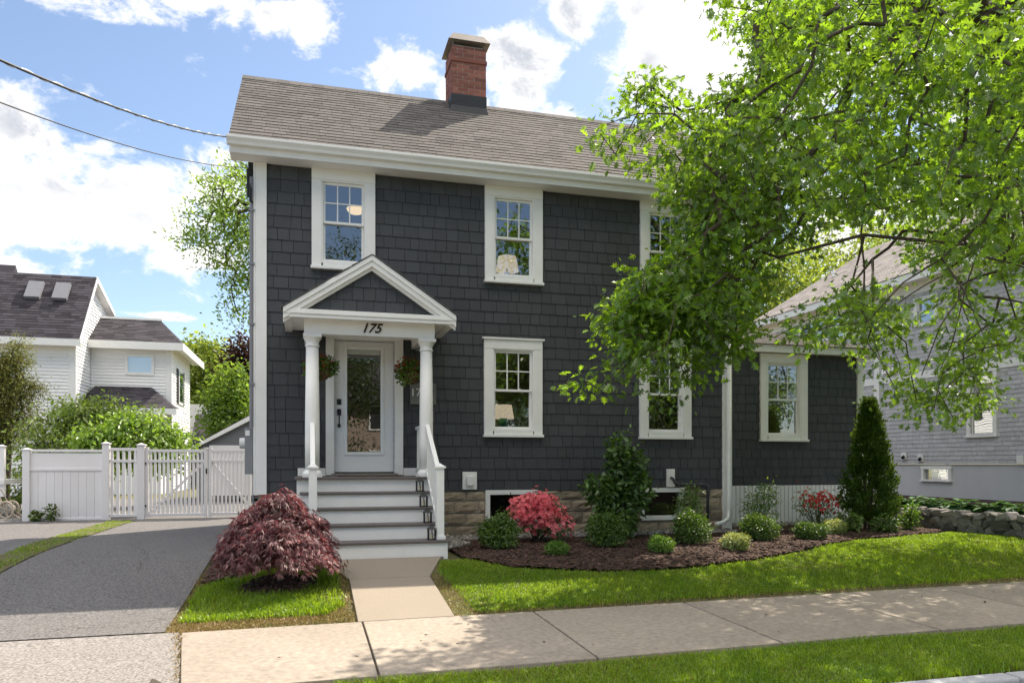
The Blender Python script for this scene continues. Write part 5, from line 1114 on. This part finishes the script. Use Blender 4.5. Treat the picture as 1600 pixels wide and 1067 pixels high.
mb = MB(); shingles(mb, lambda s, t, n: (s, MY - .45 + ky * t - kz * n, ze - .12 + kz * t + ky * n), -16, MX + .27, 0, L_, .15, .2, .5, thick=.014, gap=.004); mb.build('shingle_course', M['dark_roof'], wr_)
mb = MB(); mb.box(LX, MX + .25, MY - .5, MY - .451, ze - .36, ze - .10); mb.box(LX, MX + .25, MY - .45, MY, ze - .30, ze - .27); mb.prism([(MX + .251, MY - .45, ze - .30), (MX + .251, MY - .45, ze - .10), (MX + .251, AP[0], AP[1] + .01), (MX + .251, BE[0] + .3, BE[1] - .09), (MX + .251, BE[0] + .3, BE[1] - .27), (MX + .251, AP[0], AP[1] - .2)], (.04, 0, 0)); mb.build('roof_trim', M['white'], wh)
mb = MB(); mb.prism([(MX + .001, MY - .45, ze - .265), (MX + .001, AP[0], AP[1] - .145), (MX + .001, BE[0] + .3, BE[1] - .255), (MX + .001, BE[0] + .3, BE[1] - .30), (MX + .001, AP[0], AP[1] - .22), (MX + .001, MY - .45, ze - .31)], (.248, 0, 0)); mb.build('rake_soffit', M['white'], wh)
for u0, u1 in ((42, 66), (85, 108)):
    f = .72; c0 = P(u0, 0, 21.2); c1 = P(u1, 0, 21.2); ts = L_ * .58; te = L_ * .83; q = lambda s, t, n: (s, MY - .45 + ky * t - kz * n, ze - .12 + kz * t + ky * n)
    A = [q(c0[0], ts, .02), q(c1[0], ts, .02), q(c1[0], te, .02), q(c0[0], te, .02)]; nrm_ = (0, -kz * .13, ky * .13); mb = MB(); mb.prism(A, nrm_); o = mb.build('skylight', M['conduit'], wr_)
    o.name = 'skylight'
mb = MB(); a, b = P(-60, 408, 26), P(22, 408, 26); r_ = P(28, 430, 26); mb.prism([(b[0], 25.2, 8.6), (b[0], 26.2, a[2]), (b[0], 27.4, 8.6)], (a[0] - b[0], 0, 0)); mb.build('roof', M['dark_roof'], wh)
mb = MB(); mb.box(a[0], b[0] - .05, 25.5, 27, 7, 8.7); mb.build('dormer_wall', M['clap'], wh)
# hipped roof of the wing and the lower bay
e0, e1 = MX - .3, wx + .5; y0 = 21.55; zt = 7.35; zb = 6.12
mb = MB(); mb.add([(e0, y0, zb), (e1, y0, zb), (e1, 28, zb), (e0, 28, zb), (e0 + .2, y0 + 1.9, zt), (e1 - 1.15, y0 + 1.9, zt), (e1 - 1.15, 28, zt), (e0 + .2, 28, zt)], [(0, 1, 5, 4), (1, 2, 6, 5), (4, 5, 6, 7), (0, 3, 2, 1)]); hr = mb.build('wing_roof', M['dark_roof'], wh)
q = math.hypot(1.9, zt - zb); mb = MB(); shingles(mb, lambda s, t, n: (s, y0 + t * 1.9 / q - n * .54, zb + t * (zt - zb) / q + n * .84), e0, e1, 0, q, .15, .2, .5, thick=.014, gap=.004, clip=lambda t: (e0 + .1, e1 - t * 1.15 / q)); mb.build('shingle_course', M['dark_roof'], hr)
mb = MB(); mb.box(e0, e1 + .02, y0 - .03, y0 - .001, zb - .28, zb + .03); mb.box(e1 - .0, e1 + .03, y0, 28, zb - .28, zb + .03); mb.box(e0 + .2, e1 - 1.1, y0 + 1.86, y0 + 2.0, zt, zt + .09); mb.box(wx, e1, y0, 28, zb - .1, zb - .05); mb.box(e0, wx, y0, 21.98, zb - .1, zb - .05); mb.build('wing_trim', M['white'], wh)
bx0, bx1, by = P(118, 600, 20.6)[0], P(272, 620, 20.6)[0], 20.6; bzt, bzb = 4.35, 3.35
mb = MB(); mb.box(MX + .0, bx1 - .5, by + .15, 21.95, -.2, bzb - .1); mb.build('bay_wall', M['clap'], wh)
mb = MB(); mb.add([(bx0 - .1, by - .2, bzb), (bx1 + .1, by - .2, bzb), (bx1 + .1, 22, bzb), (bx0 + .35, 22, bzt), (bx1 - 1.1, 22, bzt), (bx0 - .1, 22, bzb)], [(0, 1, 4, 3), (1, 2, 4), (0, 3, 5), (0, 5, 2, 1)]); br_ = mb.build('bay_roof', M['dark_roof'], wh)
q = math.hypot(22 - by + .2, bzt - bzb); mb = MB(); shingles(mb, lambda s, t, n: (s, by - .2 + t * (22.2 - by) / q - n * .57, bzb + t * (bzt - bzb) / q + n * .82), bx0 - .1, bx1 + .1, 0, q, .15, .2, .5, thick=.014, gap=.004, clip=lambda t: (bx0 - .1 + .45 * t / q, bx1 + .1 - 1.2 * t / q)); mb.build('shingle_course', M['dark_roof'], br_)
mb = MB(); mb.box(bx0 - .1, bx1 + .12, by - .24, by - .201, bzb - .22, bzb + .02); mb.box(bx1 + .101, bx1 + .13, by - .2, 21.9, bzb - .22, bzb + .02); mb.build('bay_trim', M['white'], br_)
# grey garage behind the gate, dark shed roof farther back
gy = 13.0; a, b, c = P(300, 694, gy), P(392, 648, gy), P(300, 710, gy); g = thing('garage', (P(395, 0, gy)[0], gy, .0), 'dark grey gabled garage with pale rake boards behind the gate', 'garage')
gxm = b[0] + .15; hw2 = gxm - a[0]; zg = a[2] + .02; za = b[2] + .05
mb = MB(); mb.prism([(gxm - hw2 + .2, gy, .1), (gxm - hw2 + .2, gy, zg), (gxm, gy, za - .15), (gxm + hw2 - .2, gy, zg), (gxm + hw2 - .2, gy, .1)], (0, 5, 0)); mb.build('wall', M['garage'], g)
mb = MB(); mb.prism([(gxm - hw2, gy - .12, zg - .1), (gxm, gy - .12, za + .02), (gxm, gy - .12, za - .14), (gxm - hw2 + .12, gy - .12, zg - .13)], (0, .08, 0)); mb.prism([(gxm + hw2, gy - .12, zg - .1), (gxm, gy - .12, za + .02), (gxm, gy - .12, za - .14), (gxm + hw2 - .12, gy - .12, zg - .13)], (0, .08, 0)); mb.build('rake_board', M['white'], g)
mb = MB(); mb.prism([(gxm - hw2 - .02, gy - .1, zg - .09), (gxm, gy - .1, za + .05), (gxm + hw2 + .02, gy - .1, zg - .09), (gxm, gy - .1, za - .02)], (0, 5.2, 0)); mb.build('roof', M['dark_roof'], g)
mb = MB(); mb.box(gxm - hw2 + .5, gxm + .6, gy - .05, gy - .001, .2, zg - .05); mb.build('garage_door', M['vinyl'], g, bevel=.01)
sy = 32; a, b, c, d = P(297, 642, sy), P(338, 648, sy), P(298, 690, sy), P(345, 690, sy); sh = thing('far_house', ((a[0] + b[0]) / 2, sy, .1), 'distant low house with a dark roof seen right of the white house', 'house')
mb = MB(); mb.prism([(a[0], sy, c[2]), (d[0], sy, c[2]), (b[0], sy + 2.5, a[2]), (a[0], sy + 2.5, a[2])], (0, .0, -.25)); mb.prism([(d[0], sy, c[2]), (d[0] + .6, sy + 5, c[2]), (b[0], sy + 2.5, a[2])], (0, 0, -.25)); mb.build('roof', M['dark_roof'], sh)
mb = MB(); mb.box(a[0], d[0] - .3, sy + .3, sy + 5, -.1, c[2] - .2); mb.build('wall', M['garage'], sh)
t_ = P(296, 625, sy); mb = MB(); mb.box(t_[0] - .5, t_[0] + 2.2, sy + 3, sy + 5, c[2], t_[2]); mb.build('upper_wall', M['clap'], sh)

# ================================================================== TREES AND SHRUBS BEHIND
def blob_clusters(n, blobs, shell=.7):
    p, o = lump_pts(n, blobs, shell); return p
def px_blob(u, v, ru, rv, Y, depth=None):
    c = P(u, v, Y); k = (P(u + ru, v, Y)[0] - c[0]); h = P(u, v - rv, Y)[2] - c[2]; return (c[0], Y, c[2], abs(k), depth or abs(k), abs(h))
def wild(name, label, cat, blobs, n, per, ls, lm, group=None, base=None, sigma=.25, tr=.09, **kw):
    b = blobs[0]; bx, by = base or (b[0], b[1]); z = float(gz(bx, by)); zt = max(q[2] for q in blobs); C = blob_clusters(n, blobs); C = C[C[:, 2] > z + .15]
    tl = [[(bx, by, z - .1), (bx + .05, by, z + (zt - z) * .35), (bx, by + .05, z + (zt - z) * .7), (bx, by, zt)]]
    kw.setdefault('rmax', tr); return make_tree(name, label, cat, (bx, by, z), tl, C, per, ls, lm, sigma, group=group, **kw)
# airy tree behind the left corner of the house
TB = [px_blob(400, 330, 85, 70, 13), px_blob(340, 365, 62, 60, 13), px_blob(420, 440, 66, 60, 13.5), px_blob(345, 305, 40, 35, 13), px_blob(372, 470, 26, 50, 12.8), px_blob(300, 380, 30, 26, 13), px_blob(395, 270, 40, 28, 13.4)]
wild('airy_maple', 'airy light green tree rising behind the left corner of the charcoal house', 'tree', TB, 290, 34, .125, LM['maple'], base=(P(440, 0, 13.5)[0], 13.5), sigma=.20, rmax=.14, up=.5, droop=0, rmin=.008, jit=.1, spread=.5)
# greens between the white house and the corner
wild('willow_like_tree', 'pale yellow green tree behind the white house near the far roof', 'tree', [px_blob(325, 590, 42, 60, 40), px_blob(335, 640, 45, 55, 40), px_blob(310, 560, 26, 30, 41)], 240, 34, .34, LM['yel'], sigma=.5, rmax=.2, droop=.7)
wild('bushy_tree', 'mid green bushy tree between the far house and the charcoal house', 'tree', [px_blob(368, 620, 34, 48, 30), px_blob(350, 650, 30, 40, 30), px_blob(385, 660, 34, 40, 29)], 200, 34, .24, LM['far'], sigma=.36, rmax=.15)
wild('dark_red_tree', 'dark maroon leaved tree against the left edge of the charcoal house', 'tree', [px_blob(378, 562, 24, 36, 33), px_blob(392, 600, 26, 36, 33)], 120, 30, .26, LM['maroon'], sigma=.35, rmax=.12)
wild('far_tree', 'far dull green tree low behind the garage roof', 'tree', [px_blob(345, 650, 60, 45, 55), px_blob(250, 660, 90, 40, 56)], 200, 34, .5, LM['far'], sigma=.8, rmax=.2)
# overgrown green behind the fence
wild('weeping_mulberry', 'broad dull green mulberry mound behind the privacy fence', 'tree', [px_blob(120, 690, 88, 62, 9.2, 1.1), px_blob(55, 720, 36, 70, 9.2), px_blob(150, 660, 60, 42, 9.4), px_blob(200, 665, 48, 36, 9.4), px_blob(38, 760, 24, 60, 9.0)], 340, 34, .11, LM['mulb2'], sigma=.17, droop=.7, rmax=.07)
wild('weeping_mulberry', 'bright green mulberry mound just behind the picket fence and gate', 'tree', [px_blob(215, 695, 75, 45, 7.4, .9), px_blob(265, 700, 40, 42, 7.4), px_blob(150, 695, 40, 34, 7.4), px_blob(205, 670, 38, 22, 7.4)], 230, 30, .12, LM['mulb'], sigma=.15, droop=.75, rmax=.06)
wild('conifer', 'feathery bronze green conifer at the left picture edge before the white house', 'tree', [px_blob(8, 640, 42, 70, 10.5), px_blob(18, 590, 34, 34, 10.5), px_blob(30, 560, 16, 32, 10.5), px_blob(50, 610, 22, 14, 10.5), px_blob(-30, 640, 50, 100, 10.5)], 440, 60, .10, LM['conif'], sigma=.15, shape='blade', droop=.25, rmax=.1, wid=1.3)
# woods behind the light grey house and the oak
for i, (u, v, ru, rv, Y, lab) in enumerate(((1245, 480, 60, 95, 26, 'yellow green tree behind the low wing left of the grey roof'), (1330, 400, 90, 80, 34, 'light green tree rising above the grey roof ridge'), (1180, 430, 60, 110, 30, 'green tree behind the right end of the main roof'), (1480, 330, 120, 110, 40, 'tall green tree far behind the oak crown'))):
    wild('background_tree', lab, 'tree', [px_blob(u, v, ru, rv, Y), px_blob(u - ru * .4, v + rv * .5, ru * .6, rv * .5, Y), px_blob(u + ru * .5, v + rv * .4, ru * .5, rv * .5, Y)], 170, 34, .30, LM['yel' if i < 2 else 'far'], 'trees behind the grey house', sigma=.5, rmax=.2)
# invented trees across the road, out of view, added for the pane reflections
for i, (x, y, s) in enumerate(((-11, -27, 1.0), (2.4, -29, 1.55), (-4.5, -33, .9), (12, -33, 1.2), (21, -28, 1.0), (30, -34, 1.3))):
    wild('reflection_tree', 'invented leafy tree across the road mirrored in the window panes of the charcoal house', 'tree', [(x, y, 5.0 * s, 3.4 * s, 3 * s, 3.2 * s), (x - 1.5, y, 3.6 * s, 2.2 * s, 2, 1.8 * s), (x + 1.6, y + .5, 4.0 * s, 2.3 * s, 2, 2 * s), (x, y, 1.2, 3, 1.5, 1.2)], 260, 110, .16, LM['dark'], 'invented trees across the road', sigma=.55, rmax=.25, base=(x, y))

for i, (x0, x1, y, h) in enumerate(((-14, -3.5, -20.5, 1.9), (-1.0, 11, -21.0, 1.7))):  # unseen hedges added to cover the bright horizon in the pane reflections
    t = thing('hedge', ((x0 + x1) / 2, y, -.4), ('left', 'right')[i] + ' part of the invented leafy hedge across the road mirrored in the lower panes', 'hedge', 'invented hedges across the road')
    p, o = lump_pts(5200, [(x0 + (x1 - x0) * (k + .5) / 9, y + random.uniform(-.2, .2), h * .4 - .4, (x1 - x0) / 13, .7, h * random.uniform(.55, .75)) for k in range(9)], .6); d, nr = leaf_dirs(o, len(p), .7, .1); leaf_mesh('foliage', p, d, nr, RNG.uniform(.16, .3, len(p)), LM['far'], t); stems((((x0 + x1) / 2), y, -.4), p, 20, .03, M['bark'], t)
ah_ = thing('reflection_house', (5.5, -37, -.4), 'invented tan house across the road mirrored in the door and window panes', 'house')  # unseen house added to give the door and panes something tan to reflect
mb = MB(); mb.box(-2, 9, -41, -36, -.6, 5.2); mb.prism([(-2, -36, 5.2), (-2, -41, 5.2), (-2, -38.5, 7.6)], (11, 0, 0)); mb.build('wall', mat('tan_clapboard', (.40, .31, .25), .8, ns=2, namt=.1), ah_)
mb = MB(); mb.prism([(-2.4, -35.5, 5.0), (-2.4, -38.5, 8.0), (-2.4, -41.5, 5.0), (-2.4, -38.5, 7.8)], (11.8, 0, 0)); mb.build('roof', M['dark_roof'], ah_)
for x in (-.5, 2.3, 5.1, 7.6):
    for z in (.6, 3.3):
        mb = MB(); mb.box(x - .55, x + .55, -36, -35.93, z, z + 1.5); w = mb.build('window', M['white'], ah_); mb = MB(); mb.box(x - .42, x + .42, -35.929, -35.92, z + .12, z + 1.38); mb.build('pane', M['shutter'], w)
# ================================================================== WIRES
def wire(name, label, a, b, sag, r, m, twist=None):
    pts = []; A, B = Vector(a), Vector(b)
    for i in range(41): f = i / 40; p = A.lerp(B, f); p.z -= sag * 4 * f * (1 - f); pts.append(p)
    t = tag(bpy.data.objects.new(name, None), label, 'cable'); COL.objects.link(t); t.location = a
    mb = MB(); mb.tube(pts, r, 6); mb.build('strand', M[m], t, smoothf=True)
    if twist:
        V = []
        for i in range(401): f = i / 400; p = A.lerp(B, f); p.z -= sag * 4 * f * (1 - f); th = f * 2 * math.pi * 15; V.append(p + Vector((0, math.cos(th), math.sin(th))) * r * 1.15)
        mb = MB(); mb.tube(V, r * .5, 5); mb.build('bare_strand', M[twist], t, smoothf=True)
wire('service_cable', 'thick twisted black service cable reaching the roof edge from the left', (-.30, -.2, P(354, 214, -.2)[2]), P(-140, 30, -7), .12, .010, 'rubber', 'alu')
wire('telephone_wire', 'thin lower wire reaching the wall below the eave from the left', (-.05, -.05, P(378, 261, -.05)[2]), P(-140, 105, -7), .14, .0055, 'rubber')

# ================================================================== SEEN THROUGH THE WINDOWS
def lamp(x, y, z, label, body, h=.34, sr=.17, sh=.24):
    t = thing('table_lamp', (x, y, z), label, 'lamp', 'table lamps standing behind the windows')
    mb = MB(); mb.lathe((x, y, z), [(.06, 0), (.06, .02), (.04, .04), (.085, .12), (.09, .18), (.05, .26), (.018, h), (.015, h + .06)], 18); mb.build('base', M[body], t, smoothf=True)
    mb = MB(); k = 24; prof = [(sr, h), (sr * .78, h + sh)]; V = [(x + r * math.cos(2 * math.pi * j / k), y + r * math.sin(2 * math.pi * j / k), z + q) for r, q in prof for j in range(k)]; mb.add(V, [(j, (j + 1) % k, k + (j + 1) % k, k + j) for j in range(k)]); mb.build('lamp_shade', M['shade_lit'], t, smoothf=True)
def stand(x, y, z0, z1, label):
    t = thing('side_table', (x, y, z0), label, 'table', 'side tables behind the windows'); mb = MB(); mb.box(x - .3, x + .3, y - .2, y + .2, z1 - .03, z1); mb.build('tabletop', M['wood'], t)
    for a in (-1, 1):
        for b in (-1, 1): mb = MB(); mb.box(x + a * .27 - .02, x + a * .27 + .02, y + b * .17 - .02, y + b * .17 + .02, z0, z1 - .03); mb.build('leg', M['wood'], t)
stand(4.2, .72, 3.721, 4.27, 'dark side table behind the upper middle window'); lamp(4.15, .72, 4.271, 'white table lamp glowing in the upper middle window', 'ceramic', .28, .2, .25)
stand(4.15, .8, 1.031, 1.77, 'dark side table behind the lower middle window'); lamp(4.1, .8, 1.771, 'green based table lamp glowing in the lower middle window', 'green_ceramic', .22, .19, .24)
t = thing('ceiling_lamp', (1.6, 1.3, 6.0), 'warm glowing dome lamp on the ceiling behind the upper left window', 'ceiling lamp'); mb = MB(); mb.lathe((1.6, 1.3, 5.5), [(.02, 0), (.10, .025), (.15, .07), (.16, .10)], 18); mb.build('shade', M['bulb'], t, smoothf=True)
mb = MB(); mb.lathe((1.6, 1.3, 5.6), [(.18, .0), (.19, .02), (.05, .05), (.03, .39)], 16); mb.build('canopy', M['conduit'], t)
